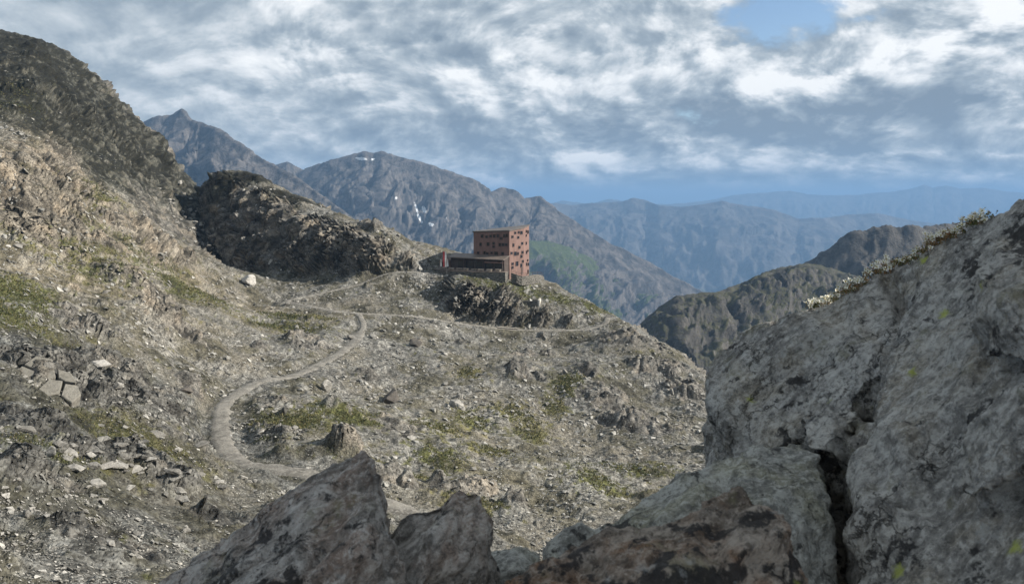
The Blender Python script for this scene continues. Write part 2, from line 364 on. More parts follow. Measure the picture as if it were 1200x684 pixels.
for px in (-260, 0, 200, 400, 600, 800, 1000, 1250, 1500):                 # the spur the camera stands on, and the far drop
    k = 1.0 if px < 850 else 0.85
    for D, q in ((1.2, -1.45), (2.0, -0.98), (3.0, -0.86), (5.0, -0.86), (9.0, -0.86), (16, -0.80), (26, -0.70)):
        A.append((px, HY-q*k*F, D))
    A.append((px, HY+(0.30 if px > 150 else 0.02)*F, 640)); A.append((px, HY+(0.42 if px > 150 else 0.1)*F, 900))
A = np.array(A, float)
def feat(px, D): return np.stack([(px-600)/300.0, np.log(D)*1.55], -1)
AF = feat(A[:, 0], A[:, 2]); AQ = (HY-A[:, 1])/F
def kern(r2): return 0.5*r2*np.log(r2+1e-9)
def fit():
    n = len(A); r2 = ((AF[:, None]-AF[None])**2).sum(-1)
    K = kern(r2)+np.eye(n)*0.0006; Pm = np.c_[np.ones(n), AF]
    S = np.block([[K, Pm], [Pm.T, np.zeros((3, 3))]]); return np.linalg.solve(S, np.r_[AQ, np.zeros(3)])
WGT = fit()
def base_q(px, D):
    sh = np.shape(px); f = feat(np.ravel(px), np.ravel(D)).astype(np.float32); out = np.empty(len(f), np.float32)
    af = AF.astype(np.float32); w = WGT.astype(np.float32)
    for i in range(0, len(f), 40000):
        g = f[i:i+40000]; r2 = (g**2).sum(1)[:, None]+(af**2).sum(1)[None]-2*g@af.T; np.maximum(r2, 1e-9, out=r2)
        out[i:i+40000] = kern(r2)@w[:-3]+w[-3]+g@w[-2:]
    return out.reshape(sh)
# trails (px, py, D) on the ground
TR_MAIN = [(423, 386, 193), (416, 400, 184), (398, 415, 172), (378, 426, 163), (345, 436, 150), (310, 445, 143), (285, 456, 133), (266, 470, 124), (259, 486, 116), (259, 505, 107), (264, 524, 99), (282, 540, 92), (320, 548, 89), (370, 553, 87), (430, 560, 84), (500, 575, 80)]
TR_UP = [(515, 319, 252), (490, 320.5, 250), (465, 322.5, 248), (440, 326.5, 245), (415, 334, 240), (395, 340, 236), (375, 344, 232), (352, 348, 228), (335, 350, 224)]
TR_LOW = [(335, 350, 224), (385, 362, 214), (420, 366, 213), (450, 368, 215), (485, 370.5, 218), (520, 374, 221), (550, 378, 224.5), (580, 384, 227), (612, 387, 229), (645, 389, 230.5), (675, 389.5, 232), (697, 387, 234), (710, 381, 237), (712, 374, 241)]
TR_LINK = [(423, 386, 193), (426, 378, 201), (420, 366, 213)]
def polyline(tr, step=0.7):
    pts = [W(*p) for p in tr]; out = []
    n = len(pts)
    for i in range(n-1):
        p0, p1, p2, p3 = pts[max(i-1, 0)], pts[i], pts[i+1], pts[min(i+2, n-1)]
        k = max(2, int((p2-p1).length/step))
        for j in range(k):
            t = j/k
            out.append(0.5*((2*p1)+(p2-p0)*t+(2*p0-5*p1+4*p2-p3)*t*t+(3*p1-p0-3*p2+p3)*t**3))
    out.append(pts[-1]); return np.array([tuple(v) for v in out])
TRAILS = [(polyline(TR_MAIN), 1.6), (polyline(TR_UP), 0.95), (polyline(TR_LOW), 1.15), (polyline(TR_LINK), 1.0)]
for P_, w_ in TRAILS:                                                     # let the trail lie on the fitted ground, smoothed along its length
    px = P_[:, 0]/P_[:, 1]*F+HX; z = base_q(px, P_[:, 1])*P_[:, 1]
    for _ in range(60): z[1:-1] = (z[:-2]+z[2:]+2*z[1:-1])/4
    P_[:, 2] = z
TRP = np.concatenate([np.c_[p, np.full(len(p), w)] for p, w in TRAILS])

def blobs(X, Y, lst, full=None):
    r = np.zeros(X.shape, np.float32)
    for px, py, D, rx, ry in lst:
        x0 = D*(px-HX)/F
        r = np.maximum(r, np.exp(-(((X-x0)/rx)**2+((Y-D)/ry)**2))*(1.0 if full is None else min(1.0, rx/full)))
    return r
# outcrops of bedrock poking through the scree: px, py, D, half width across, half depth
OUT = [(25, 225, 176, 15, 17), (15, 270, 156, 13, 12), (55, 190, 198, 12, 14), (60, 255, 172, 9, 9), (150, 268, 206, 11, 13), (190, 298, 214, 9, 11), (130, 300, 182, 7, 7), (120, 150, 282, 16, 18), (160, 190, 292, 12, 16), (60, 110, 268, 16, 16), (185, 175, 335, 10, 14), (700, 470, 168, 9, 9), (735, 490, 155, 8, 7), (760, 500, 152, 7, 6), (615, 440, 176, 6, 6), (570, 470, 152, 3, 3), (560, 570, 98, 4, 4), (530, 575, 94, 4, 4), (600, 590, 92, 3.5, 4),
       (350, 400, 178, 5, 5), (360, 412, 172, 4, 4), (390, 410, 174, 3, 4), (60, 450, 82, 9, 9), (130, 450, 96, 8, 8), (160, 480, 88, 6, 6), (200, 380, 150, 8, 10), (160, 340, 160, 9, 10), (230, 400, 150, 4, 5),
       (40, 520, 64, 6, 6), (20, 570, 52, 5, 4), (130, 560, 66, 6, 5), (180, 570, 66, 5, 4), (110, 640, 46, 4, 3), (160, 655, 47, 3, 3), (250, 610, 62, 4, 4), (770, 440, 195, 12, 8), (800, 460, 182, 7, 8), (740, 405, 218, 12, 8),
       (690, 440, 184, 3, 4), (220, 455, 120, 3, 3), (430, 440, 158, 3, 3), (540, 385, 205, 3, 3), (300, 400, 165, 3, 3), (90, 380, 118, 6, 6), (330, 520, 104, 4, 3), (400, 530, 98, 4, 3), (460, 560, 92, 4, 3)]
GRASS = [(100, 235, 205, 12, 14), (115, 215, 222, 10, 12), (60, 275, 168, 16, 8), (140, 290, 182, 12, 10), (110, 320, 160, 18, 12), (25, 375, 105, 10, 9), (30, 350, 118, 14, 10), (668, 460, 172, 5, 10), (668, 462, 171, 4, 8), (650, 482, 160, 4, 8), (545, 438, 172, 4, 5), (600, 480, 150, 6, 8), (555, 490, 140, 5, 7), (620, 490, 148, 5, 6),
         (705, 565, 110, 6, 7), (740, 550, 122, 8, 6), (340, 512, 112, 7, 6), (405, 505, 122, 6, 6), (520, 540, 110, 5, 5), (350, 372, 203, 12, 5), (330, 385, 190, 10, 5), (610, 335, 244, 8, 6), (640, 345, 246, 8, 6), (580, 340, 240, 8, 5), (660, 352, 246, 8, 6), (560, 335, 243, 6, 4),
         (520, 505, 130, 5, 6), (575, 520, 122, 5, 6), (180, 300, 200, 14, 14), (210, 340, 190, 12, 12), (60, 545, 62, 6, 6), (150, 530, 74, 8, 5), (560, 590, 90, 5, 6), (490, 555, 100, 6, 5), (625, 508, 140, 5, 7), (30, 120, 250, 20, 30), (700, 360, 246, 10, 6)]
TAN = [(30, 220, 180, 40, 40), (60, 180, 205, 34, 34), (20, 280, 155, 34, 26), (100, 290, 178, 26, 26), (190, 320, 205, 26, 28), (240, 345, 208, 20, 22), (300, 360, 208, 18, 12), (150, 300, 190, 20, 22), (60, 310, 145, 26, 20)]
HEATH_SHADE = [(40, 90, 275, 60, 50), (100, 120, 295, 50, 60), (150, 165, 300, 34, 50), (185, 190, 330, 28, 40), (20, 60, 300, 70, 60), (190, 165, 350, 20, 30), (-60, 80, 250, 60, 60), (60, 130, 245, 30, 22), (285, 209, 300, 16, 8), (345, 226, 288, 14, 7)]  # dark heath tone, also painting the cloud shadow on the upper left flank

def terrain():
    pxs = np.concatenate([np.arange(-260, -4, 5.0), np.arange(-4, 862, 1.25), np.arange(862, 1500, 9.0)])
    NR = 720; nc = len(pxs)
    cpx = np.linspace(-260, 1500, 150); cD = np.exp(np.linspace(np.log(1.25), np.log(900), 900))
    g = base_q(*np.meshgrid(cpx, cD, indexing='ij'))
    dpy = -np.gradient(g, axis=1)*F                                       # rows shift on screen per step, negative when facing the camera
    wgt = np.where(dpy < 0, np.abs(dpy), np.abs(dpy)*0.35)*np.clip((cD-12)/25, 0.06, 1)*np.clip((470-cD)/60, 0.08, 1)+np.where((cD > 60) & (cD < 345), 0.50, np.clip((cD-8)/30, 0.3, 1)*0.10)
    vis = (HY-g*F)
    wgt = np.where(vis > 760, wgt*0.2, wgt)
    cum = np.cumsum(wgt, 1); cum = (cum-cum[:, :1])/(cum[:, -1:]-cum[:, :1])
    tt = np.linspace(0, 1, NR); Dg = np.empty((150, NR))
    for i in range(150): Dg[i] = np.interp(tt, cum[i], cD)
    Dn = np.empty((nc, NR))
    for j in range(NR): Dn[:, j] = np.interp(pxs, cpx, Dg[:, j])
    PX = np.repeat(pxs[:, None], NR, 1)
    X = Dn*(PX-HX)/F; Y = Dn; Z = base_q(PX, Dn)*Dn
    sh = X.shape
    P3 = np.stack([X, Y, Z], -1)
    N = grid_normals(P3)
    slope = 1-N[..., 2]
    f = lambda a: a.reshape(-1)
    p = P3.reshape(-1, 3).astype(np.float32)
    # distance to trails
    td = np.full(len(p), 99., np.float32); tz = np.zeros(len(p), np.float32); tw = np.ones(len(p), np.float32)
    for (poly, w) in TRAILS:
        lo = poly.min(0)-6; hi = poly.max(0)+6
        idx = np.where((p[:, 0] > lo[0]) & (p[:, 0] < hi[0]) & (p[:, 1] > lo[1]) & (p[:, 1] < hi[1]))[0]
        for s in range(0, len(idx), 20000):
            k = idx[s:s+20000]; d = np.hypot(p[k, 0][:, None]-poly[None, :, 0], p[k, 1][:, None]-poly[None, :, 1])
            j = d.argmin(1); dd = d[np.arange(len(k)), j]/w
            b = dd < td[k]; td[k[b]] = dd[b]; tz[k[b]] = poly[j[b], 2]; tw[k[b]] = w
    flat = 1-sstep(td*tw, 1.05*tw, 1.4*tw+2.6)
    pl_hut = np.exp(-(((p[:, 0]+4)/17)**4+((p[:, 1]-263)/13)**4))
    outc = blobs(p[:, 0], p[:, 1], OUT)
    n_big = fbm(p/26, 4, 3); n_mid = fbm(p/7, 3, 9)
    rock = sstep(f(slope), 0.16, 0.34)
    rock = np.maximum(rock, sstep(outc+n_mid*0.35, 0.42, 0.72))
    rock = np.maximum(rock, sstep(n_big+0.5*n_mid, 0.62, 0.95)*0.8)
    nearf = sstep(p[:, 1], 9, 40)
    rock = rock*(1-flat)*(1-0.85*pl_hut)*(1-sstep(p[:, 1], 480, 700)*0.5)
    # strata directions: left flank dips right-down, the knoll and the crag dip left-down
    left = (f(PX) < 232) & (p[:, 1] > 60)
    pxf = f(PX)
    bedded = np.maximum(sstep(p[:, 1], 222, 232)*(pxf > 232), np.exp(-((pxf-10)/75)**4)*sstep(p[:, 1], 140, 160)*(1-sstep(p[:, 1], 210, 240))).astype(np.float32)
    knoll = np.exp(-(((pxf-610)/105)**6+((p[:, 1]-236)/10)**4)); cragm = ((pxf > 236) & (pxf < 520) & (p[:, 1] > 248) & (p[:, 1] < 320)).astype(np.float32)
    def strata(sc, st):
        q = np.empty_like(p)
        for msk, al in ((left, Vector((0.66, -0.15, -0.74))), (~left, Vector((0.62, 0.25, 0.74)))):
            al = al.normalized(); s = al.cross(Vector((0.2, 1, 0.1))).normalized(); u = al.cross(s)
            B = np.array([al, s, u], np.float32); k = p[msk]@B.T; k[:, 0] *= st*(1.0 if al.z < 0 else 0.7)*bedded[msk]+0.9*(1-bedded[msk]); q[msk] = k
        return q/sc
    warp = np.stack([fbm(p/9+5, 2, 21), fbm(p/9+31, 2, 22), fbm(p/9+77, 2, 23)], -1).astype(np.float32)*1.6
    d = np.zeros(len(p), np.float32)
    s0 = strata(9.0, 0.5); _, e0, pl0, r0 = facet(s0+warp/9, 41)
    s1 = strata(3.6, 0.42); _, e1, pl1, r1 = facet(s1+warp/4, 42)
    s2 = strata(1.35, 0.45); _, e2, pl2, r2 = facet(s2+warp/2, 43)
    upper = blobs(p[:, 0], p[:, 1], HEATH_SHADE[:7])
    rock = np.maximum(rock, upper*sstep(n_mid+n_big*0.6, -0.25, 0.3)*0.85)
    rk = rock*nearf*(0.62+0.38*np.maximum(sstep(f(slope), 0.16, 0.40), upper*0.8))
    calm = 1-0.8*blobs(p[:, 0], p[:, 1], [(245, 300, 248, 12, 22), (262, 303, 262, 9, 12)]); rk = rk*calm
    w0, w1, w2 = sstep(e0, 0, 0.42), sstep(e1, 0, 0.32), sstep(e2, 0, 0.32)
    lfl = left*sstep(p[:, 1], 100, 150); cut = 1-0.62*lfl*(1-sstep(outc, 0.25, 0.6))
    d += rk*(1-0.8*knoll)*(1+0.1*lfl)*(((r0-0.25)*4.2+pl0*2.8)*w0-0.6)
    d += rk*cut*(1-0.8*knoll)*(((r1-0.25)*2.3+pl1*1.7)*w1-0.4)
    d += rk*cut*(1-0.75*bedded*left)*(((r2-0.25)*0.9+pl2*0.7)*w2-0.15)
    # slanting ledges: each bed steps out with its scarp facing left
    def ledge(ax, per, seed, msk, wob=0.9):
        ax = np.array(ax, np.float32); ax /= np.linalg.norm(ax)
        tt_ = (p@ax)/per+wob*fbm(p/14, 3, seed)
        fr = tt_-np.floor(tt_)
        return msk*(1-fr)*sstep(fr, 0, 0.10)
    lf = bedded*left*0.45 if True else left.astype(np.float32)*sstep(p[:, 1], 120, 160)
    d += rk*(ledge((0.72, 0.1, -0.70), 6.6, 81, knoll, 0.45)*4.6+ledge((0.72, 0.1, -0.70), 2.4, 82, knoll, 0.45)*2.0)
    d += rk*(ledge((0.72, 0.1, -0.70), 9.0, 83, cragm)*4.4+ledge((0.66, 0.1, -0.75), 3.4, 84, cragm)*1.6)
    d += rk*(ledge((0.76, 0.1, 0.64), 4.6, 85, lf)*2.2+ledge((0.76, 0.1, 0.64), 1.9, 86, lf)*0.9)
    soft = nearf*(1-flat)*(1-pl_hut)
    d += soft*(n_big*1.8+n_mid*0.65+fbm(p/2.2, 3, 13)*0.22)
    d += soft*(1-rock)*(np.maximum(0, r2-0.55)*0.6*w2+np.maximum(0, r1-0.72)*2.0*w1*sstep(n_mid, -0.1, 0.4))
    d += blobs(p[:, 0], p[:, 1], OUT, 8.0)*soft*3.2*(1-sstep(f(slope), 0.2, 0.4))
    far = sstep(p[:, 1], 470, 640)
    d *= 1-far
    out = p+N.reshape(-1, 3).astype(np.float32)*d[:, None]
    out[:, 2] = out[:, 2]*(1-flat)+(tz-0.12-0.22*sstep(td, 1.0, 1.8)+0.16*fbm(p/0.9, 3, 19)*sstep(td, 0.5, 0.95))*flat
    hz = -26.2
    out[:, 2] = out[:, 2]*(1-pl_hut)+np.minimum(out[:, 2], hz)*pl_hut if False else out[:, 2]
    # fade rock where masked, vegetation and the painted cloud shade
    gb = blobs(p[:, 0], p[:, 1], GRASS); slope2 = f(1-grid_normals(out.reshape(sh+(3,)))[..., 2])
    grass = gb*0.64+0.22*sstep(n_big, -0.2, 0.5)-rock*0.40-sstep(slope2, 0.3, 0.55)*0.25
    tan = blobs(p[:, 0], p[:, 1], TAN); heath_shade = blobs(p[:, 0], p[:, 1], HEATH_SHADE)*1.05-sstep(slope2, 0.45, 0.7)*0.2
    grass = np.clip(grass, 0, 1)*(1-flat); heath_shade = np.clip(heath_shade, 0, 1)
    # colour of the ground, with some shade painted in
    def mixc(a, b, w): return a*(1-w[:, None])+b*w[:, None]
    C = lambda *c: np.array(c, np.float32)[None]
    _, e3, _, r3 = facet(out/0.62, 91)
    pb = p; p = out
    n1 = fbm(p/2.0+9, 3, 92); n3 = fbm(p/18+3, 3, 93); n4 = fbm(p/0.9, 2, 94); ns = fbm(strata(2.2, 0.7), 4, 95, 0.6)
    tone = np.clip(0.02+0.42*r3+0.30*r2+0.16*r1+0.16*n1, 0, 1)
    scr = mixc(C(0.042, 0.041, 0.037), C(0.40, 0.39, 0.36), tone**1.4)
    scr = mixc(scr, C(0.130, 0.116, 0.094), sstep(n1+0.6*n3, 0.05, 0.55)*0.55)
    scr = mixc(scr, C(0.20, 0.178, 0.135), sstep(n3, 0.0, 0.5)*0.35)
    n5 = fbm(out/8+60, 4, 97)
    scr = mixc(scr, C(0.095, 0.088, 0.062), sstep(n5+0.3*n1, -0.15, 0.35)*0.80)
    rkc = mixc(C(0.050, 0.048, 0.044), C(0.28, 0.265, 0.24), np.clip(0.35+0.55*ns+0.35*(r1-0.5)+0.35*(r2-0.5), 0, 1))
    rkc = mixc(rkc, C(0.31, 0.27, 0.22), sstep(fbm(p/6+40, 3, 96), 0.05, 0.5)*0.5)
    rkc = mixc(rkc, C(0.07, 0.068, 0.062), sstep(n4+0.5*n1, 0.25, 0.7)*0.55)
    rkc = mixc(rkc, rkc*C(0.45, 0.45, 0.45), (1-sstep(np.minimum(e1, e2*1.4), 0.0, 0.10))*0.6)  # crack shading painted into the rock colour along block edges
    p = pb
    base = mixc(scr, rkc, sstep(rock+0.3*n4, 0.32, 0.6))
    base = mixc(base, base*C(1.24, 1.16, 1.04), tan)
    tur = mixc(C(0.036, 0.043, 0.015), C(0.118, 0.122, 0.040), np.clip(0.5+0.7*n4, 0, 1))
    tur = mixc(tur, C(0.165, 0.145, 0.072), sstep(n3+0.6*n1, 0.0, 0.6)*0.6)
    base = mixc(base, tur, sstep(grass+0.36*n4+0.42*n1, 0.34, 0.62)*0.92)
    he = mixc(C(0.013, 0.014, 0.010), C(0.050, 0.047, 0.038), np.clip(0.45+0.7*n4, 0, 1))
    base = mixc(base, he, sstep(heath_shade+0.25*n4+0.4*n1+0.55*n5-0.3*sstep(ns, 0.0, 0.5)-0.35*rock, 0.12, 0.55)*0.93)
    base = mixc(base, base*C(0.50, 0.52, 0.48), sstep(heath_shade, 0.25, 0.7))  # cloud shade darkened into the colour of the upper flank
    base = mixc(base, base*C(1.35, 1.28, 1.18), cragm*sstep(rock, 0.3, 0.7)*sstep(fbm(p/5+11, 3, 98), -0.15, 0.35))
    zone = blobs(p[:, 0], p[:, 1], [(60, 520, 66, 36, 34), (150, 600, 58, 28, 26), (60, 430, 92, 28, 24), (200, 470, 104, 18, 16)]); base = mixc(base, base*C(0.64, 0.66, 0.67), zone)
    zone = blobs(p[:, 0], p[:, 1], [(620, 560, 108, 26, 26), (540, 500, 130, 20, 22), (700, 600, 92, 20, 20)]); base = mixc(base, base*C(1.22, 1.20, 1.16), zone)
    att = dict(rock=rock, grass=grass, heath_shade=heath_shade, col=np.clip(base*0.87, 0.01, 0.8).astype(np.float32))
    return pxs, sh, out, att, f(PX), 1-sstep(td, 0.70, 1.05)
pxs, TSH, TV, TA, TPX, TFLAT = terrain()
print('terrain verts', len(TV), time.time()-T0)
def split_terrain():
    q = grid_faces(*TSH)
    c = TV[q].mean(1); px = c[:, 0]/c[:, 1]*F+HX; D = c[:, 1]
    rk = TA['rock'][q].mean(1)
    crag = (px > 238) & (px < 512) & (D > 247+np.abs(px-350)*0.02) & (D < 330)
    cliff = (px > 505) & (px < 722) & (D > 226) & (D < 330) & ~crag
    lm = (px < 236) & (D > 150+np.clip(px, 0, 300)*0.30) & (D < 470)
    rest = ~(crag | cliff | lm)
    for nm, msk, lab, cat in (('hillside', rest, 'stony alpine bowl of scree, turf and bedrock below the mountain hut', 'hillside'),
                              ('rocky_ridge', crag, 'dark layered rock ridge to the left of the red hut', 'rocky ridge'),
                              ('cliff_knoll', cliff, 'grass topped rock knoll of slanting strata carrying the red hut', 'rock knoll'),
                              ('mountain_flank', lm, 'steep mountain flank of pale and shade-darkened rock rising at the left edge', 'mountain')):
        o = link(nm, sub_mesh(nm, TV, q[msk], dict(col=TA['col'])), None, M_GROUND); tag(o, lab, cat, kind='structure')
split_terrain()
from mathutils.bvhtree import BVHTree
def build_sampler():
    q = grid_faces(*TSH); k = TV[q[:, 0], 1]
    q = q[(k > 25) & (k < 480)]
    used = np.unique(q); mp = np.zeros(len(TV), np.int32); mp[used] = np.arange(len(used))
    return BVHTree.FromPolygons(TV[used].tolist(), mp[q].tolist())
BVH = build_sampler()
def ground_z(x, y):
    h = BVH.ray_cast(Vector((x, y, 200)), Vector((0, 0, -1)))
    return h[0].z if h[0] is not None else -40.0
def hit_px(px, py):
    d = Vector(((px-HX)/F, 1, (HY-py)/F)).normalized()
    h = BVH.ray_cast(Vector((0, 0, 0)), d)
    return h[0], h[1]
print('bvh', time.time()-T0)

# ------------------------------------------------------------------ valley floor and mountains
def valley():
    n = 60; r = 90000
    xs = np.linspace(-1, 1, n); xs = np.sign(xs)*xs**2*r
    X, Y = np.meshgrid(xs, xs+20000, indexing='ij')
    Z = -1850+60*fbm(np.stack([X/4000, Y/4000, X*0], -1).reshape(-1, 3), 3, 5).reshape(X.shape)
    V = np.stack([X, Y, Z], -1).reshape(-1, 3)
    o = link('valley_floor', mesh_np('valley_floor', V, grid_faces(n, n), True, dict(grass=np.full(n*n, .5), forest=np.full(n*n, .55), snow=np.zeros(n*n))), None, M_VAL)
    tag(o, 'hazy forested valley floor far below the mountains', 'valley', kind='structure')
M_VAL = mountain_material('valley_green', (0.10, 0.10, 0.08), (0.16, 0.15, 0.12), (0.10, 0.13, 0.045), 0.3)
M_FAR = mountain_material('far_rock', (0.05, 0.048, 0.046), (0.13, 0.12, 0.112), (0.06, 0.08, 0.03), 0.5)
M_MID = mountain_material('mid_rock', (0.042, 0.042, 0.043), (0.138, 0.126, 0.118), (0.072, 0.092, 0.034), 1.5)
M_NEAR = mountain_material('side_rock', (0.036, 0.036, 0.035), (0.105, 0.098, 0.090), (0.072, 0.072, 0.045), 3.0)
def mountain(name, label, crest, mat, depth_f, z_base, depth_b=0.5, nu=360, nv=110, amp=0.10, shear=0.35, gul=9.0, seed=0, prof=0.85, grass=None, snow=(), crest_amp=0.008, forest=None, cat='mountain', spur=1.0, det=0.2):
    """crest: (px, py, D); the face drops towards the viewer over depth_f*D, the back side over depth_b*D"""
    crest = np.array(crest, float)
    px = np.linspace(crest[0, 0], crest[-1, 0], nu)
    cy_ = np.interp(px, crest[:, 0], crest[:, 1]); cD = np.interp(px, crest[:, 0], crest[:, 2])
    for _ in range(2): cD[1:-1] = (cD[:-2]+cD[2:]+2*cD[1:-1])/4
    nb = nv//5; nf = nv-nb
    t = np.concatenate([-np.linspace(1, 0, nf)**1.15, np.linspace(0, 1, nb+1)[1:]])
    nv = len(t)
    PX = np.repeat(px[:, None], nv, 1); Tt = np.repeat(t[None], nu, 0)
    zc = (cD*(HY-cy_)/F)[:, None]; H = np.maximum(zc-z_base, 50)
    D = np.where(Tt < 0, cD[:, None]*(1+Tt*depth_f), cD[:, None]*(1+Tt*depth_b))
    a = np.abs(Tt)
    Z = zc-H*np.where(Tt < 0, a**prof, a**0.9)
    S = (PX-px[0])/(px[-1]-px[0])
    width = (px[-1]-px[0])/F*cD.mean()
    # spurs and gullies run down the face (slightly sideways)
    k = gul
    P3 = np.stack([D*(PX-HX)/F, D, Z], -1)
    sc = width/9; pf = P3.reshape(-1, 3)
    wv = np.stack([fbm(pf/sc+3, 3, seed+70), fbm(pf/sc+40, 3, seed+71)], -1).reshape(S.shape+(2,))
    g1 = ridged(np.stack([S*k+a*shear*k*0.35*np.sign(-Tt)+wv[..., 0]*0.55, a*1.1+S*0.4+wv[..., 1]*0.5, S*0+seed*3.1], -1).reshape(-1, 3), 5, seed, 0.55).reshape(S.shape)
    wp = pf/(sc*0.8)+np.c_[wv.reshape(-1, 2), wv[..., 0].ravel()]*0.5
    _, fe, fpl, fr_ = facet(wp*np.array([1, 1, 0.7]), seed+60); _, fe2, fpl2, fr2 = facet(wp*3.1*np.array([1, 1, 0.7]), seed+61); _, fe3, fpl3, fr3 = facet(wp*9*np.array([1, 1, 0.7]), seed+62)
    g2 = ((fr_-0.5)*0.8+fpl*1.1+(fr2-0.5)*0.4+fpl2*0.5+(fr3-.5)*0.2+fpl3*0.2+0.35*ridged(pf/sc*4, 4, seed+50, 0.55)).reshape(S.shape)
    fade = np.clip(a*6, crest_amp/amp, 1)*np.clip((1-a)*6, 0.2, 1)
    disp = (g1*0.80*spur+g2*det)*amp*np.minimum(H, width*0.6)*fade
    N = grid_normals(P3)
    P3 = P3+N*disp[..., None]*np.array([1, 0.8, 1.0])
    if crest_amp: P3[..., 2] += max(crest_amp, 0.012)*0.22*np.minimum(H, 900)*fbm(np.stack([S*70, a*4, S*0+seed], -1).reshape(-1, 3), 4, seed+9, 0.6).reshape(S.shape)*np.exp(-a*12)
    N2 = grid_normals(P3); steep = 1-N2[..., 2]
    gr = np.zeros(S.shape); fo = np.zeros(S.shape)
    if grass: gr = np.clip(sstep(a, grass[0], grass[1])*grass[2]-sstep(steep, 0.35, 0.6)*0.35+0.12*g2, 0, 1)
    if forest: fo = np.clip(sstep(a, forest[0], forest[1])*forest[2], 0, 1)
    sn = np.zeros(S.shape)
    spx = P3[..., 0]/P3[..., 1]*F+HX; spy = HY-P3[..., 2]/P3[..., 1]*F
    for x, y, rx, ry, rot in snow:
        c, s_ = math.cos(R(rot)), math.sin(R(rot)); dx = spx-x; dy = spy-y
        sn = np.maximum(sn, np.exp(-(((dx*c+dy*s_)/rx)**2+((dy*c-dx*s_)/ry)**2))*(Tt < 0))
    me = mesh_np(name, P3.reshape(-1, 3), grid_faces(nu, nv), True, dict(grass=gr.ravel(), forest=fo.ravel(), snow=sn.ravel()))
    o = link(name, me, None, mat); tag(o, label, cat, kind='structure'); return o
valley()
mountain('mountain', 'grey pointed peak rising behind the left mountain flank', [(40, 190, 3497), (120, 165, 3334), (178, 139, 3171), (200, 136, 3171), (213, 128, 3171), (223, 141, 3131), (240, 147, 3090), (252, 150, 3009), (280, 168, 2927), (300, 182, 2887), (322, 194, 2846), (352, 212, 2765), (380, 232, 2683), (420, 262, 2602), (470, 300, 2521)],
         M_MID, 0.40, -650, seed=3, gul=14, amp=0.065, grass=(0.35, 0.7, 0.45))
mountain('mountain', 'small dark saddle ridge between the two grey peaks', [(280, 215, 3997), (325, 193, 3997), (337, 190, 3997), (350, 197, 3997), (365, 203, 3997), (378, 214, 3997), (420, 225, 3997)],
         M_MID, 0.30, -450, seed=5, gul=8, nu=160, nv=50, amp=0.08)
mountain('mountain', 'broad brown summit with snow patches behind the rock ridge and hut', [(300, 238, 4025), (345, 206, 3931), (375, 193, 3931), (405, 185, 3931), (425, 179, 3931), (438, 182, 3931), (447, 178, 3931), (470, 187, 3931), (505, 194, 3931), (540, 208, 3931), (560, 214, 3931), (575, 226, 3931), (588, 222, 4025), (603, 225, 4025), (614, 234, 4025), (622, 233, 4072), (633, 231, 4072), (648, 243, 4025), (675, 262, 3978), (710, 283, 3931), (750, 303, 3931), (800, 330, 3884), (840, 352, 3838), (880, 375, 3838)],
         M_MID, 0.46, -1100, seed=11, gul=17, nu=560, nv=170, amp=0.06, shear=0.9, grass=(0.3, 0.75, 0.55), snow=((424, 186, 9, 2.0, 5), (437, 187, 4, 1.6, 0), (497, 246, 2.6, 6, -25), (488, 244, 1.2, 11, -20), (505, 263, 4.5, 2.2, 20), (492, 256, 2, 8, -30), (465, 232, 3, 1.6, 10), (522, 255, 2.5, 1.2, 0)))
mountain('mountain', 'sunlit green grassy spur sloping into the valley right of the hut', [(480, 400, 3298), (540, 345, 3370), (585, 305, 3440), (618, 284, 3512), (640, 284, 3584), (665, 291, 3656), (690, 303, 3728), (715, 314, 3798), (745, 322, 3870), (775, 332, 3942), (800, 348, 3942), (830, 372, 3942), (860, 400, 3942)],
         M_MID, 0.42, -1300, seed=17, gul=12, nu=340, nv=130, amp=0.075, det=0.5, shear=-0.7, grass=(-0.2, 0.0, 0.60), prof=0.95, forest=(0.4, 0.9, 0.6))
mountain('mountain', 'hazy blue massif across the valley in the middle distance', [(600, 250, 9792), (650, 238, 9792), (668, 241, 9792), (700, 239, 9792), (730, 237, 9792), (742, 233, 9792), (758, 236, 9792), (772, 241, 9466), (800, 243, 9384), (822, 240, 9384), (846, 236, 9384), (860, 240, 9384), (880, 243, 9384), (905, 246, 9384), (935, 257, 9384), (965, 256, 9384), (1000, 252, 9792), (1030, 251, 9792), (1050, 255, 10200), (1090, 262, 10200), (1150, 268, 10200), (1250, 272, 10200)],
         M_FAR, 0.34, -1830, seed=23, gul=9, nu=420, nv=110, amp=0.10, spur=0.7, det=0.4, grass=(0.3, 0.6, 0.6), forest=(0.5, 0.75, 0.7))
mountain('mountain', 'faint low blue range on the horizon left of the massif', [(620, 244, 16128), (660, 236, 16128), (690, 240, 16128), (715, 234, 16128), (745, 239, 16128), (780, 240, 16128), (830, 238, 16128)],
         M_FAR, 0.2, -1830, seed=29, gul=10, nu=160, nv=40, amp=0.07)
mountain('mountain', 'faint blue snow capped range on the far right horizon', [(780, 242, 17940), (840, 234, 17940), (862, 229, 17940), (890, 227, 17940), (925, 224, 17940), (945, 228, 17940), (965, 230, 17940), (1000, 229, 17940), (1040, 226, 17940), (1065, 223, 17940), (1083, 217, 17940), (1093, 221, 17940), (1108, 218, 17940), (1125, 222, 17940), (1150, 221, 17940), (1175, 224, 17940), (1200, 227, 17940), (1300, 230, 17940)],
         M_FAR, 0.2, -1830, seed=31, gul=20, nu=360, nv=60, amp=0.06)
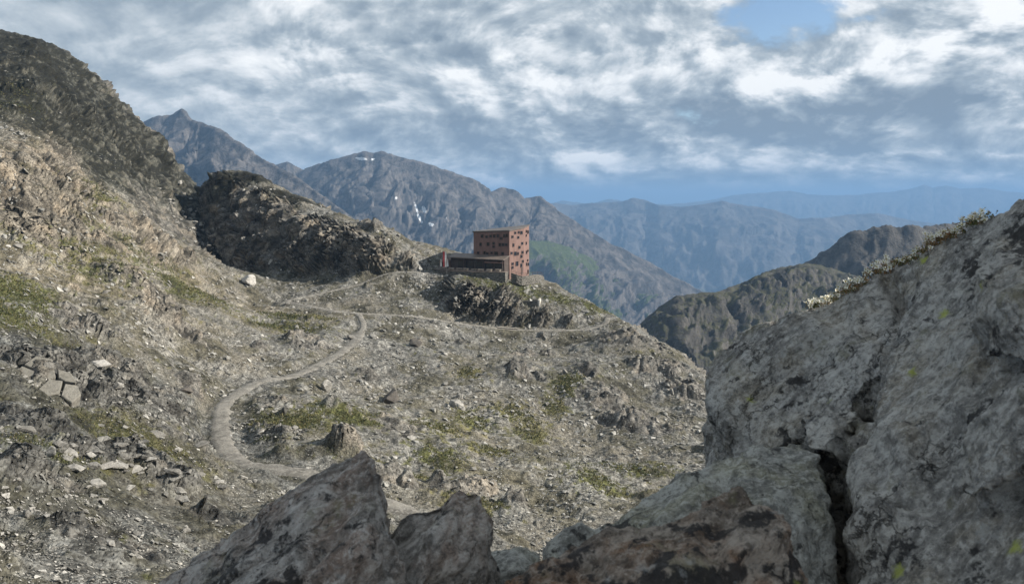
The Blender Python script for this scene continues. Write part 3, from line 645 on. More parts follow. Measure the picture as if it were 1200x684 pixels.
mountain('mountain', 'dark jagged pyramid shaped ridge rising behind the big foreground boulder', [(880, 345, 1250), (910, 330, 1250), (940, 314, 1250), (960, 301, 1250), (985, 283, 1250), (1003, 274, 1250), (1020, 271, 1250), (1040, 268, 1250), (1060, 268, 1250), (1072, 267, 1250), (1085, 269, 1270), (1100, 266, 1300), (1140, 262, 1350), (1200, 256, 1400), (1320, 250, 1450)],
         M_NEAR, 0.36, -420, seed=37, gul=14, nu=320, nv=130, amp=0.040, det=0.28, crest_amp=0.014)
mountain('mountain', 'brown rounded shoulder with a flat top between knoll and foreground boulder', [(700, 440, 930), (740, 392, 930), (758, 374, 930), (775, 360, 930), (795, 347, 930), (815, 345, 940), (840, 344, 950), (862, 335, 1000), (890, 323, 1050), (915, 315, 1090), (945, 310, 1120), (975, 316, 1130), (1020, 330, 1130), (1100, 345, 1130)],
         M_NEAR, 0.40, -380, seed=43, gul=8, nu=320, nv=130, amp=0.045, prof=1.7, det=0.35, grass=(-0.1, 0.02, 0.45), crest_amp=0.008)
print('mountains', time.time()-T0)

# ------------------------------------------------------------------ trails
def ribbon(name, poly, w, label, mat):
    n = len(poly); t = np.gradient(poly[:, :2], axis=0); t /= np.linalg.norm(t, axis=1)[:, None]+1e-9
    nrm = np.c_[t[:, 1], -t[:, 0]]
    k = 7; V = []
    s = np.cumsum(np.r_[0, np.linalg.norm(np.diff(poly[:, :2], axis=0), axis=1)])
    wn = w*(1+0.30*fbm(np.c_[s/2.2, s*0, s*0+3], 4, 61, 0.7)); wl = w*(1+0.30*fbm(np.c_[s/2.2, s*0, s*0+9], 4, 62, 0.7))
    for j in range(k):
        a = j/(k-1)*2-1
        off = np.where(a < 0, a*wl, a*wn); q = poly[:, :2]+nrm*off[:, None]
        z = poly[:, 2]+0.10-0.10*abs(a)**2+0.05*fbm(np.c_[q/0.8, s*0], 2, 63)-(0.25 if j in (0, k-1) else 0)
        V.append(np.c_[q, z])
    V = np.stack(V, 1).reshape(-1, 3)
    o = link(name, mesh_np(name, V, grid_faces(n, k), True), None, mat); tag(o, label, 'trail', kind='structure'); return o
def trail_material():
    m, t, bs = new_mat('trail_gravel')
    P = t.n('ShaderNodeNewGeometry').outputs['Position']
    n = t.noise(P, 0.55, 6, 0.72); v = t.sep(t.voro(P, 5.0, out='Color'))[0]
    c = t.mix(t.ramp(n, 0.3, 0.7), (0.085, 0.079, 0.068), (0.245, 0.230, 0.202)); c = t.mix(t.m('MULTIPLY', t.ramp(v, 0.6, 1.0), 0.5), c, (0.33, 0.31, 0.28))
    t.put(bs.inputs['Base Color'], c); bs.inputs['Roughness'].default_value = 0.95
    b = t.n('ShaderNodeBump'); b.inputs['Distance'].default_value = 0.06; t.put(b.inputs['Height'], v); t.put(bs.inputs['Normal'], b.outputs[0]); return m
M_TRAIL = trail_material()
ribbon('trail', TRAILS[0][0], 1.6, 'wide grey gravel trail bending through the bowl', M_TRAIL)
ribbon('trail', TRAILS[1][0], 0.95, 'pale footpath climbing to the hut terrace along the rock ridge', M_TRAIL)
ribbon('trail', TRAILS[2][0], 1.15, 'narrow footpath running under the cliff below the hut', M_TRAIL)
ribbon('trail', TRAILS[3][0], 1.0, 'short dirt link between gravel trail and cliff footpath', M_TRAIL)

# ------------------------------------------------------------------ stones
def hull_stone(k, seed, flat=0.6, n=11, jag=1.0):
    r = random.Random(seed); bm = bmesh.new()
    for i in range(n):
        v = Vector((r.gauss(0, 1), r.gauss(0, 1), r.gauss(0, 1))).normalized()*r.uniform(0.75, 1.05)
        bm.verts.new((v.x*r.uniform(.8, 1.1), v.y*0.8, v.z*flat))
    res = bmesh.ops.convex_hull(bm, input=bm.verts)
    bmesh.ops.delete(bm, geom=[g for g in res['geom_interior'] if isinstance(g, bmesh.types.BMVert)], context='VERTS')
    bmesh.ops.triangulate(bm, faces=bm.faces); bmesh.ops.recalc_face_normals(bm, faces=bm.faces)
    return bm
def stone_arrays(nvar=14):
    out = []
    for s in range(nvar):
        bm = hull_stone(0, 100+s, random.Random(s).uniform(0.25, 0.55), 8); bm.verts.ensure_lookup_table()
        V = np.array([v.co[:] for v in bm.verts], np.float32); Fc = np.array([[v.index for v in f.verts] for f in bm.faces], np.int32); bm.free(); out.append((V, Fc))
    return out
def scree():
    # candidate spots are terrain vertices picked with a density that follows the rubble
    q = TV; D = q[:, 1]; vis = (D > 28) & (D < 300) & (TPX > -60) & (TPX < 860)
    nrm = grid_normals(TV.reshape(TSH+(3,))).reshape(-1, 3)
    Bz = TV.reshape(TSH+(3,)).copy()
    for _ in range(10): Bz[2:-2, 2:-2] = (Bz[:-4, 2:-2]+Bz[4:, 2:-2]+Bz[2:-2, :-4]+Bz[2:-2, 4:])/4
    nb_ = grid_normals(Bz).reshape(-1, 3)
    facing = -(q*nrm).sum(1)/np.linalg.norm(q, axis=1)
    patch = fbm(q/11, 3, 71)+0.5*fbm(q/3, 2, 72)
    dens = np.clip(0.28+patch*0.9, 0.04, 1.3)*(1-0.72*TA['grass'])*(1-0.6*TA['rock'])*(1-np.clip(TFLAT*1.2, 0, 0.97))*(1-0.85*TA['heath_shade'])
    dens = np.where(vis & (facing > 0.02), dens, 0)
    n = 52000
    idx = rng.choice(len(q), n, p=dens/dens.sum())
    p = q[idx]; d = p[:, 1]
    size = 0.085*(1+rng.pareto(2.0, n)); size = np.clip(size, 0.08, 0.6)*np.clip(d/105, 0.55, 1.7)
    tone = np.clip(rng.normal(0.42, 0.25, n)+0.28*blobs(p[:, 0], p[:, 1], [(620, 560, 108, 26, 26), (540, 500, 130, 20, 22), (700, 600, 92, 20, 20), (480, 440, 160, 20, 20)]), 0.02, 0.98)
    var = stone_arrays(); vi = rng.integers(0, len(var), n)
    VV = []; FF = []; TT = []; off = 0
    for k, (V, Fc) in enumerate(var):
        m = np.where(vi == k)[0]
        if not len(m): continue
        a = rng.uniform(0, 6.283, len(m)); ca, sa = np.cos(a), np.sin(a)
        v = V[None]*size[m][:, None, None]
        x = v[..., 0]*ca[:, None]-v[..., 1]*sa[:, None]; y = v[..., 0]*sa[:, None]+v[..., 1]*ca[:, None]; z = v[..., 2]
        nn = nb_[idx[m]]
        z = z-(x*nn[:, 0:1]+y*nn[:, 1:2])/np.maximum(nn[:, 2:3], 0.7)          # lie with the slope
        pts = np.stack([x, y, z+size[m][:, None]*0.12], -1)+p[m][:, None]+rng.normal(0, .15, (len(m), 1, 3))*np.array([1, 1, 0])
        VV.append(pts.reshape(-1, 3)); FF.append((Fc[None]+(np.arange(len(m))*len(V))[:, None, None]).reshape(-1, 3)+off); TT.append(np.repeat(tone[m], len(V))); off += len(m)*len(V)
    me = mesh_np('scree', np.concatenate(VV), np.concatenate(FF), False, dict(tone=np.concatenate(TT)))
    o = link('scree', me, None, M_STONE); tag(o, 'loose grey scree stones strewn all over the bowl', 'scree', kind='stuff')
scree()
def turf():
    q = TV; nrm = grid_normals(TV.reshape(TSH+(3,))).reshape(-1, 3)
    fac = -(q*nrm).sum(1)/np.linalg.norm(q, axis=1)
    dens = np.where((q[:, 1] > 30) & (q[:, 1] < 270) & (TPX > -30) & (TPX < 850) & (fac > 0.02), np.clip(TA['grass']-0.30, 0, 1)**1.2, 0)*(1-TFLAT)
    n = 15000; idx = rng.choice(len(q), n, p=dens/dens.sum()); p = q[idx]+rng.normal(0, 0.2, (n, 3))*np.array([1, 1, 0]); sz = rng.uniform(0.16, 0.42, n)*np.clip(p[:, 1]/120, 0.6, 1.5)
    V = []; Tn = []; tn = rng.uniform(0, 1, n)
    for k in range(5):
        a = rng.uniform(0, 6.283, n); w = sz*0.16; lean = rng.uniform(0.1, 0.8, n); c, s_ = np.cos(a), np.sin(a)
        b0 = p+np.stack([-s_*w, c*w, -0.05*sz], -1); b1 = p+np.stack([s_*w, -c*w, -0.05*sz], -1); tp = p+np.stack([c*lean*sz, s_*lean*sz, sz*rng.uniform(0.5, 1.1, n)], -1)
        V.append(np.stack([b0, b1, tp], 1)); Tn.append(np.repeat(tn+rng.normal(0, .1, n), 3))
    V = np.concatenate(V).reshape(-1, 3); m, t, bs = new_mat('turf_blades')
    c = t.mix(t.ramp(t.attr('tone'), 0.2, 1.0), (0.045, 0.058, 0.018), (0.20, 0.175, 0.075)); t.put(bs.inputs['Base Color'], c); bs.inputs['Roughness'].default_value = 0.8
    o = link('turf', mesh_np('turf', V, np.arange(len(V)).reshape(-1, 3), False, dict(tone=np.concatenate(Tn))), None, m); tag(o, 'short tufts of alpine grass on the bowl', 'grass', kind='stuff')
turf()
print('scree', time.time()-T0)
def boulder_mesh(name, seed, flat=0.7, sub=2, n=14, rough=0.10):
    bm = hull_stone(0, seed, flat, n)
    bmesh.ops.bevel(bm, geom=list(bm.edges), offset=0.07, segments=1, affect='EDGES', clamp_overlap=True)
    bmesh.ops.triangulate(bm, faces=bm.faces)
    for _ in range(sub): bmesh.ops.subdivide_edges(bm, edges=[e for e in bm.edges if e.calc_length() > 0.22], cuts=1, use_grid_fill=True)
    bmesh.ops.triangulate(bm, faces=bm.faces); bm.verts.ensure_lookup_table()
    V = np.array([v.co[:] for v in bm.verts], np.float32)
    Fc = np.array([[v.index for v in f.verts] for f in bm.faces], np.int32); bm.free()
    _, e, pl, r = facet(V*1.7+seed, seed)
    d = (pl*0.35+(r-0.5)*0.25)*rough*2.2+fbm(V*2.3+seed, 3, seed)*rough*0.6
    V = V*(1+d[:, None])
    return mesh_np(name, V, Fc, False)
BM = [boulder_mesh('boulder', 300+i, random.Random(i).uniform(0.5, 0.85)) for i in range(12)]
for b_ in BM: b_.materials.append(M_BOULDER)
def put_boulder(px, py, w_px, label, group=None, mesh=None, name='boulder', cat='boulder', sz=(1, 1, 1), rot=None, sink=0.25):
    hit, nn = hit_px(px, py)
    if hit is None: return None
    r = w_px*hit.y/F/2
    o = link(name, mesh or random.choice(BM)); o.location = hit+Vector((0, 0, r*(0.75-sink)*sz[2]*0.6))
    o.scale = (r*sz[0], r*sz[1], r*sz[2]); o.rotation_euler = rot or (random.uniform(-.3, .3), random.uniform(-.3, .3), random.uniform(0, 6.28))
    tag(o, label, cat, group); return o
M_PALE = stone_material('pale_boulder_stone', (0.42, 0.40, 0.37), (0.52, 0.50, 0.47)); M_DARK = stone_material('dark_boulder_stone', (0.10, 0.09, 0.08), (0.14, 0.125, 0.11))
big = boulder_mesh('pale_boulder', 501, 0.85, 3, 16); big.materials.append(M_PALE)
put_boulder(290, 333, 22, 'big pale angular boulder alone on the slope below the rock ridge', mesh=big, rot=(0.1, -0.1, 0.4), sz=(1, 1, 1.1))
dk = boulder_mesh('dark_boulder', 503, 0.8, 3, 18, 0.05); dk.materials.append(M_DARK)
put_boulder(459, 470, 31, 'dark rounded boulder in the middle of the scree slope', mesh=dk, rot=(0, 0, 0.4), sz=(1, 1, 1.05), sink=0.3)
put_boulder(536, 478, 24, 'grey pointed boulder beside the turf, right of the dark round boulder', mesh=BM[3], sz=(1, 1, 1.2))
put_boulder(383, 458, 20, 'upright split boulder on the inner side of the trail bend', mesh=BM[5], sz=(0.8, 0.8, 1.5))
put_boulder(218, 458, 26, 'low dark boulder left of the trail bend', mesh=dk, sz=(1, 0.8, 0.5), rot=(0, 0.2, 1))
put_boulder(487, 403, 24, 'flat dark boulder just below the cliff footpath', mesh=dk, sz=(1, 0.8, 0.6), rot=(0, 0, 2))
put_boulder(412, 397, 16, 'small boulder beside the top end of the gravel trail', mesh=BM[7])
pl = boulder_mesh('slab', 505, 0.3, 3, 14, 0.04); pl.materials.append(M_PALE)
put_boulder(116, 430, 28, 'pale flat oval slab lying on the left slope', mesh=pl, name='flat_rock', cat='flat rock', sz=(1, 0.7, 0.9), rot=(0.45, 0.0, 0.15))
put_boulder(85, 445, 20, 'small grey slab left of the pale oval slab', mesh=BM[2], sz=(1, .7, .4), rot=(.4, .2, 0))
def cracked_slab():
    hs = [hit_px(*q)[0] for q in ((25, 425), (85, 432), (50, 472), (60, 445))]
    c = sum(hs, Vector())/4; n = (hs[1]-hs[0]).cross(hs[2]-hs[0]).normalized()
    if n.z < 0: n = -n
    n = (n+Vector((0, -0.35, 0.1))).normalized(); c = c+n*0.45
    root = empty('bedrock_slab', c); tag(root, 'pale bedrock slab split by joints on the left slope below the oval slab', 'bedrock slab')
    M_ = stone_material('pale_slab_stone', (0.17, 0.16, 0.138), (0.22, 0.208, 0.182))
    polys = [[(12, 440), (26, 428), (44, 436), (30, 450)], [(27, 427), (42, 416), (62, 420), (64, 431), (46, 435)], [(31, 451), (45, 437), (55, 441), (43, 456)], [(47, 436), (64, 432), (66, 441), (57, 444)], [(44, 457), (57, 445), (74, 447), (70, 462), (54, 466)],
             [(67, 431), (84, 436), (90, 448), (76, 446), (68, 441)], [(71, 463), (76, 448), (91, 450), (96, 462), (84, 472)], [(56, 467), (70, 463), (82, 473), (66, 476)], [(14, 442), (29, 452), (41, 457), (30, 460), (16, 450)]]
    for i, pl_ in enumerate(polys):
        mx, my = sum(q[0] for q in pl_)/len(pl_), sum(q[1] for q in pl_)/len(pl_); lift = random.uniform(-.12, .18); top = []
        for qx, qy in pl_:
            qx, qy = mx+(qx-mx)*0.95, my+(qy-my)*0.95
            dd = Vector(((qx-HX)/F, 1, (HY-qy)/F)); top.append(dd*(c.dot(n)/dd.dot(n))+n*(lift+random.uniform(-.05, .05)))
        bm = bmesh.new(); f_ = bm.faces.new([bm.verts.new(v-c) for v in top]); r2_ = bmesh.ops.extrude_face_region(bm, geom=[f_])
        for v in r2_['geom']:
            if isinstance(v, bmesh.types.BMVert): v.co -= n*1.6
        bmesh.ops.recalc_face_normals(bm, faces=bm.faces); bmesh.ops.bevel(bm, geom=list(bm.edges), offset=0.07, segments=1, affect='EDGES', clamp_overlap=True)
        me = bpy.data.meshes.new('slab_piece'); bm.to_mesh(me); bm.free(); link('slab_piece', me, root, M_)
cracked_slab()
spots = 0
while spots < 230:
    px = random.uniform(2, 825); py = random.uniform(215, 680)
    h, nn = hit_px(px, py)
    if h is None or h.y < 34 or h.y > 335 or nn.z < 0.35: continue
    if np.min(np.hypot(TRP[:, 0]-h.x, TRP[:, 1]-h.y)-TRP[:, 3]) < 1.0: continue
    if 505 < px < 640 and h.y > 238: continue
    w = random.choice((5, 6, 6, 7, 8, 9, 10, 12, 15))*(1.25 if px < 300 and py > 400 else 1.0)
    size_ = 'small grey' if w < 8 else ('middling grey' if w < 12 else 'large grey')
    zone = ('loose below the rock ridge and above the cliff footpath' if py < 365 and px > 230 else 'on the pale upper slope of the left mountain flank' if py < 330 else 'on the left slope above the gravel trail' if px < 240 and py < 500
            else 'at the lower left edge below the slab jumble' if px < 240 else 'inside or beside the gravel trail bend' if px < 430 else 'on the right slope under the knoll skyline' if px > 640 else 'in the middle of the scree slope below the hut')
    o = put_boulder(px, py, w, size_+' rock '+zone, size_+' rocks '+zone, name='rock', cat='rock', sz=(1, random.uniform(.6, 1), random.uniform(.5, 1)), sink=0.5)
    if o: spots += 1
# slabs piled at the lower left
for i in range(46):
    px = random.gauss(150, 55); py = 540+random.gauss(0, 16)+(px-150)*0.18
    if px < 5 or px > 270: continue
    put_boulder(px, py, random.uniform(12, 34), 'tilted grey slab in the jumble left of the gravel trail', 'slab jumble left of the trail', name='flat_rock', cat='flat rock', sz=(1, random.uniform(.5, .8), random.uniform(.25, .45)), rot=(random.uniform(.1, .5), random.uniform(-.1, .45), random.uniform(-.5, .5)), sink=0.4)
for i in range(34):                                                        # blocks filling the gully left of the ridge
    t_ = random.random(); px = 205+t_*35+random.gauss(0, 9); py = 222+t_*70+random.gauss(0, 6)
    put_boulder(px, py, random.uniform(5, 12), 'pale block in the gully between mountain flank and rock ridge', 'blocks in the gully', name='rock_block', cat='rock', sz=(1, .8, .8))
print('boulders', time.time()-T0)
# ------------------------------------------------------------------ the hut
class MB:
    """collects boxes, prisms and bars into one mesh"""
    def __init__(s): s.v = []; s.f = []
    def add(s, v, f):
        o = len(s.v); s.v += [tuple(x) for x in v]; s.f += [tuple(i+o for i in q) for q in f]
    def box(s, c, sx, sy, sz, ax=None):
        """centre c, full sizes, optional x-axis direction in plan"""
        ax = Vector((1, 0, 0)) if ax is None else Vector((ax[0], ax[1], 0)).normalized(); ay = Vector((-ax.y, ax.x, 0)); c = Vector(c)
        v = [c+ax*(i*sx/2)+ay*(j*sy/2)+Vector((0, 0, k*sz/2)) for k in (-1, 1) for j in (-1, 1) for i in (-1, 1)]
        s.add(v, [(0, 2, 3, 1), (4, 5, 7, 6), (0, 1, 5, 4), (2, 6, 7, 3), (0, 4, 6, 2), (1, 3, 7, 5)])
    def prism(s, pts, lo, hi):
        """plan polygon (counter-clockwise), lo/hi: number or list of z"""
        n = len(pts); L = lo if isinstance(lo, list) else [lo]*n; H = hi if isinstance(hi, list) else [hi]*n
        s.add([(p[0], p[1], z) for p, z in zip(pts, L)]+[(p[0], p[1], z) for p, z in zip(pts, H)],
              [tuple(range(n))[::-1], tuple(range(n, 2*n))]+[(i, (i+1) % n, (i+1) % n+n, i+n) for i in range(n)])
    def cyl(s, a, b, r0, r1=None, k=8):
        r1 = r0 if r1 is None else r1; a = Vector(a); b = Vector(b); d = (b-a).normalized()
        x = d.cross(Vector((0.31, 0.87, 0.38))).normalized(); y = d.cross(x)
        v = [a+(x*math.cos(6.2832*i/k)+y*math.sin(6.2832*i/k))*r0 for i in range(k)]+[b+(x*math.cos(6.2832*i/k)+y*math.sin(6.2832*i/k))*r1 for i in range(k)]
        s.add(v, [(i, (i+1) % k, (i+1) % k+k, i+k) for i in range(k)]+[tuple(range(k))[::-1], tuple(range(k, 2*k))])
    def mesh(s, name, org=(0, 0, 0), smooth=False):
        me = bpy.data.meshes.new(name); o = Vector(org)
        me.from_pydata([tuple(Vector(v)-o) for v in s.v], [], s.f); me.update()
        bm = bmesh.new(); bm.from_mesh(me); bmesh.ops.recalc_face_normals(bm, faces=bm.faces); bm.to_mesh(me); bm.free()
        return me
    def build(s, name, mat, parent=None, org=None):
        me = s.mesh(name, parent.location if (parent is not None and org is None) else (org or (0, 0, 0)))
        return link(name, me, parent, mat)
def facade_material():
    m, t, bs = new_mat('rust_brown_facade')
    P = t.n('ShaderNodeNewGeometry').outputs['Position']
    n = t.noise(t.vm('MULTIPLY', P, (1, 1, 0.35)), 0.9, 5, 0.65); v = t.sep(t.voro(t.vm('MULTIPLY', P, (0.7, 0.7, 0.5)), 0.6, out='Color'))[0]
    c = t.mix(t.ramp(n, 0.3, 0.7), (0.130, 0.073, 0.060), (0.210, 0.124, 0.103)); c = t.mix(t.m('MULTIPLY', v, 0.35), c, (0.24, 0.155, 0.13))
    t.put(bs.inputs['Base Color'], c); bs.inputs['Roughness'].default_value = 0.75; return m
M_FAC = facade_material(); M_ROOF = plain('roof_sheet', (0.10, 0.085, 0.075), 0.55, 0.2, 0.6); M_FRAME = plain('window_frame_brown', (0.075, 0.045, 0.036), 0.6)
M_DARKW = plain('dark_timber', (0.055, 0.040, 0.034), 0.7, 0.3, 1.2); M_DECK = plain('terrace_deck', (0.16, 0.13, 0.11), 0.8, 0.2, 0.8); M_TABLE = plain('pale_timber', (0.42, 0.37, 0.31), 0.7)
M_WHITE = plain('white_canvas', (0.72, 0.70, 0.66), 0.8, 0.06); M_RED = plain('red_cloth', (0.45, 0.06, 0.06), 0.8, 0.1); M_METAL = plain('grey_metal', (0.22, 0.22, 0.22), 0.4, 0.1, 2, 0.7)
def glass_material():
    m, t, bs = new_mat('window_glass'); bs.inputs['Base Color'].default_value = (0.018, 0.02, 0.024, 1); bs.inputs['Roughness'].default_value = 0.12; bs.inputs['Specular IOR Level'].default_value = 0.5
    return m
M_GLASS = glass_material()
def dry_stone_material():
    m, t, bs = new_mat('dry_stone')
    P = t.n('ShaderNodeNewGeometry').outputs['Position']
    v = t.n('ShaderNodeTexVoronoi'); t.put(v.inputs['Vector'], t.vm('MULTIPLY', P, (1, 1, 1.7))); v.inputs['Scale'].default_value = 1.9
    r = t.sep(v.outputs['Color'])[0]
    c = t.mix(r, (0.06, 0.056, 0.05), (0.19, 0.178, 0.155)); t.put(bs.inputs['Base Color'], c); bs.inputs['Roughness'].default_value = 0.93
    b = t.n('ShaderNodeBump'); b.inputs['Distance'].default_value = 0.25; t.put(b.inputs['Height'], t.m('MULTIPLY', v.outputs['Distance'], -1.0)); t.put(bs.inputs['Normal'], b.outputs[0]); return m
M_DRY = dry_stone_material()
def PXY(px, D): return ((px-HX)/F*D, D)
def hut():
    fp = dict(L=PXY(555, 255.5), C=PXY(597, 250), E1=PXY(614, 256), E2=PXY(620, 263), B2=(1.5, 273), B=(-10.5, 270.5))
    order = ['L', 'C', 'E1', 'E2', 'B2', 'B']; pts = [fp[k] for k in order]
    zt = dict(L=(HY-272.0)/F*255.5, C=(HY-270.8)/F*250, E2=(HY-264.2)/F*263)
    M3 = np.linalg.solve(np.array([[*fp[k], 1] for k in ('L', 'C', 'E2')]), np.array([zt[k] for k in ('L', 'C', 'E2')]))
    ztab = [(HY-272.0)/F*255.5, (HY-270.8)/F*250, (HY-267.0)/F*256, (HY-264.0)/F*263, (HY-266.6)/F*273, (HY-270.4)/F*270.5]
    def zp(p): return ztab[min(range(6), key=lambda i: (pts[i][0]-p[0])**2+(pts[i][1]-p[1])**2)]
    root = empty('mountain_hut', (fp['C'][0], fp['C'][1], -26.2)); tag(root, 'tall rust red angular hut with slanted roof and scattered small windows on the knoll', 'hut')
    b = MB(); b.prism(pts, -29.0, [zp(p) for p in pts]); b.build('wall', M_FAC, root)
    cx = sum(p[0] for p in pts)/6; cyy = sum(p[1] for p in pts)/6
    big_ = [(cx+(p[0]-cx)*1.03, cyy+(p[1]-cyy)*1.03) for p in pts]
    b = MB(); b.prism(big_, [zp(p)-0.08 for p in big_], [zp(p)+0.34 for p in big_]); roof = b.build('roof', M_ROOF, root)
    b = MB()
    for i in range(6):                                                    # gutter edge of the roof
        p, q = Vector((*big_[i], zp(big_[i])+0.13)), Vector((*big_[(i+1) % 6], zp(big_[(i+1) % 6])+0.13)); b.cyl(p, q, 0.14)
    b.build('roof_edge', M_DARKW, roof)
    def window(a, bb, px, py, w, h, lit=False):
        k = (px-HX)/F; u = (k*a[1]-a[0])/((bb[0]-a[0])-k*(bb[1]-a[1]))
        x = a[0]+u*(bb[0]-a[0]); y = a[1]+u*(bb[1]-a[1]); z = (HY-py)/F*y
        e = Vector((bb[0]-a[0], bb[1]-a[1], 0)).normalized(); n = Vector((e.y, -e.x, 0))
        key = (round(w, 2), round(h, 2))
        wo = empty('window', (x-root.location.x, y-root.location.y, z-root.location.z), math.atan2(e.y, e.x)); wo.parent = root
        if key not in WIN:
            f = MB()
            for sx in (-1, 1): f.box((sx*(w/2+0.05), -0.05, 0), 0.10, 0.22, h+0.2)
            for sz in (-1, 1): f.box((0, -0.05, sz*(h/2+0.05)), w, 0.215, 0.10)
            g = MB(); g.box((0, -0.012, 0), w, 0.05, h)
            WIN[key] = (f.mesh('frame'), g.mesh('pane')); WIN[key][0].materials.append(M_FRAME); WIN[key][1].materials.append(M_GLASS)
        link('frame', WIN[key][0], wo); link('pane', WIN[key][1], wo)
    WIN = {}
    zq = lambda x, y: (530+x/8.555, 250+y/8.555)
    L_, C_, E1_, E2_ = fp['L'], fp['C'], fp['E1'], fp['E2']
    for x, y, w, h in ((300, 228, .8, 1.0), (345, 235, .8, .7), (385, 228, .8, .7), (422, 228, .7, 1.0), (458, 226, .8, 1.0), (490, 250, .8, .7), (522, 225, .7, 1.0), (548, 222, .6, 1.0),
                       (285, 310, .7, 1.0), (360, 308, .8, 1.1), (415, 300, .8, .7), (415, 334, .8, .6), (478, 314, .7, 1.0), (510, 313, .8, .9), (542, 313, .8, .7),
                       (260, 395, .7, .7), (325, 393, .6, .9), (352, 403, .8, .7), (396, 395, .7, .6), (440, 402, 1.2, 1.1), (506, 402, .8, .8)): window(L_, C_, *zq(x, y), w, h)
    for x, y, w, h in ((602, 235, .9, .7), (630, 195, .8, .7), (660, 240, .9, .7), (664, 190, .7, .7), (692, 193, 1.1, 1.0), (700, 300, .9, .7), (612, 318, .7, 1.0), (672, 340, .9, .8),
                       (593, 398, .8, .7), (630, 403, 1.1, 1.2), (657, 403, .7, .9), (703, 390, .9, .8), (692, 430, .9, .9), (706, 480, .8, .8), (604, 505, .9, .7), (648, 503, 1.2, 1.4), (692, 521, .8, 1.1), (602, 542, .9, .8)): window(C_, E1_, *zq(x, y), w, h)
    for x, y, w, h in ((740, 180, 1.2, .8), (757, 187, 1.5, 1.1), (740, 222, 1.2, .7), (740, 300, 1.3, .9), (742, 390, 1.3, 1.0), (757, 375, 1.1, .6), (754, 470, 1.4, .6), (743, 510, 1.2, 1.0), (760, 510, 1.3, 1.0), (757, 585, 1.3, 1.3)): window(E1_, E2_, *zq(x, y), w, h)
    e = Vector((C_[0]-L_[0], C_[1]-L_[1], 0)).normalized(); n = Vector((e.y, -e.x, 0))
    # door at the foot of the lit gable
    d = Vector((*C_, 0))+Vector((E1_[0]-C_[0], E1_[1]-C_[1], 0))*0.86; ee = Vector((E1_[0]-C_[0], E1_[1]-C_[1], 0)).normalized()
    b = MB(); b.box((d.x+ee.y*0.02, d.y-ee.x*0.02, -24.85), 1.0, 0.16, 2.2, ee); dr = b.build('door', M_FRAME, root)
    b = MB(); b.box((d.x+ee.y*0.14+ee.x*.35, d.y-ee.x*0.14+ee.y*.35, -24.9), 0.12, 0.10, 0.12, ee); b.build('handle', M_METAL, dr)
    # low dining wing in front of the shaded facade
    zt_, ztop = -24.3, -19.9
    c0 = Vector((*C_, 0)); 
    def q(al, ou): v = c0-e*al+n*ou; return (v.x, v.y)
    b = MB(); b.prism([q(20.5, 3.6), q(0.25, 3.6), q(0.25, -0.6), q(20.5, -0.6)], -28.0, [ztop-.5, ztop-.5, ztop+.35, ztop+.35]); wing = b.build('dining_wing', M_DARKW, root)
    b = MB(); b.prism([q(21.0, 4.9), q(0.0, 4.9), q(0.0, -0.4), q(21.0, -0.4)], [ztop-.40, ztop-.75, ztop+.38, ztop+.62], [ztop-.12, ztop-.47, ztop+.66, ztop+.9]); b.build('wing_roof', plain('wing_roof_sheet', (0.13, 0.105, 0.09), 0.6, 0.2, 0.7), root)
    for al in (0.5, 7.6, 14.8, 20.6):
        v = c0-e*al+n*4.6; b = MB(); b.box((v.x, v.y, (zt_+ztop-0.5)/2), 0.28, 0.28, ztop-0.55-zt_, e); b.build('post', M_DARKW, root)
    for al, w in ((2.3, 2.9), (5.8, 3.0), (9.4, 3.0), (13.0, 3.0), (16.4, 2.6)):
        v = c0-e*al+n*3.63; b = MB(); b.box((v.x, v.y, zt_+1.75), w, 0.10, 2.3, e); b.build('glazing', M_GLASS, root)
    v = c0-e*3.6+n*4.75; b = MB(); b.box((v.x, v.y, zt_+2.9), 6.9, 0.14, 0.35, e); b.build('fascia_board', M_FAC, root)
    b = MB(); b.prism([q(25.0, 3.2), q(20.9, 3.2), q(20.9, -1.0), q(25.0, -1.0)], -28.0, [-21.5, -21.2, -20.9, -21.2]); b.build('side_wing', M_FAC, root)
    for al in (22.0, 23.9):
        v = c0-e*al+n*3.24; b = MB(); b.box((v.x, v.y, zt_+1.3), 1.1, 0.10, 1.9, e); b.build('glazing', M_GLASS, root)
    # terrace with stone retaining wall
    tr = empty('terrace', (*q(12, 6), zt_)); tag(tr, 'stone walled terrace with railing in front of the hut', 'terrace')
    edge = [q(27.0, 5.2), q(20, 8.0), q(8, 8.6), q(-1.2, 6.0), q(-1.2, 3.5)]
    b = MB(); b.prism(edge+[q(27.0, 3.0)], -28.6, zt_-0.12); b.build('retaining_wall', M_DRY, tr)
    b = MB(); b.prism([q(27.1, 5.3), q(20, 8.12), q(8, 8.72), q(-1.3, 6.1), q(-1.3, 3.5), q(27.0, 2.9)], zt_-0.117, zt_+0.03); b.build('deck', M_DECK, tr)
    for i in range(3):
        a, c = Vector((*edge[i], zt_)), Vector((*edge[i+1], zt_)); k = max(2, int((c-a).length/1.8))
        for j in range(k):
            pz = a.lerp(c, j/k); b = MB(); b.cyl(pz, pz+Vector((0, 0, 1.05)), 0.035, k=5); b.build('railing_post', M_DARKW, tr)
        b = MB()
        for h in (0.4, 0.72, 1.05): b.cyl(a+Vector((0, 0, h)), c+Vector((0, 0, h)), 0.035, k=5)
        b.build('rail', M_DARKW, tr)
    # tables with benches
    tb = MB(); tb.box((0, 0, .74), 2.0, .8, .07); bn = MB(); bn.box((0, 0, .45), 2.0, .3, .06); lg = MB()
    for sx in (-.75, .75): lg.box((sx, 0, .35), .09, 1.5, .08); lg.box((sx, .3, .37), .088, .08, .68); lg.box((sx, -.3, .37), .088, .08, .68)
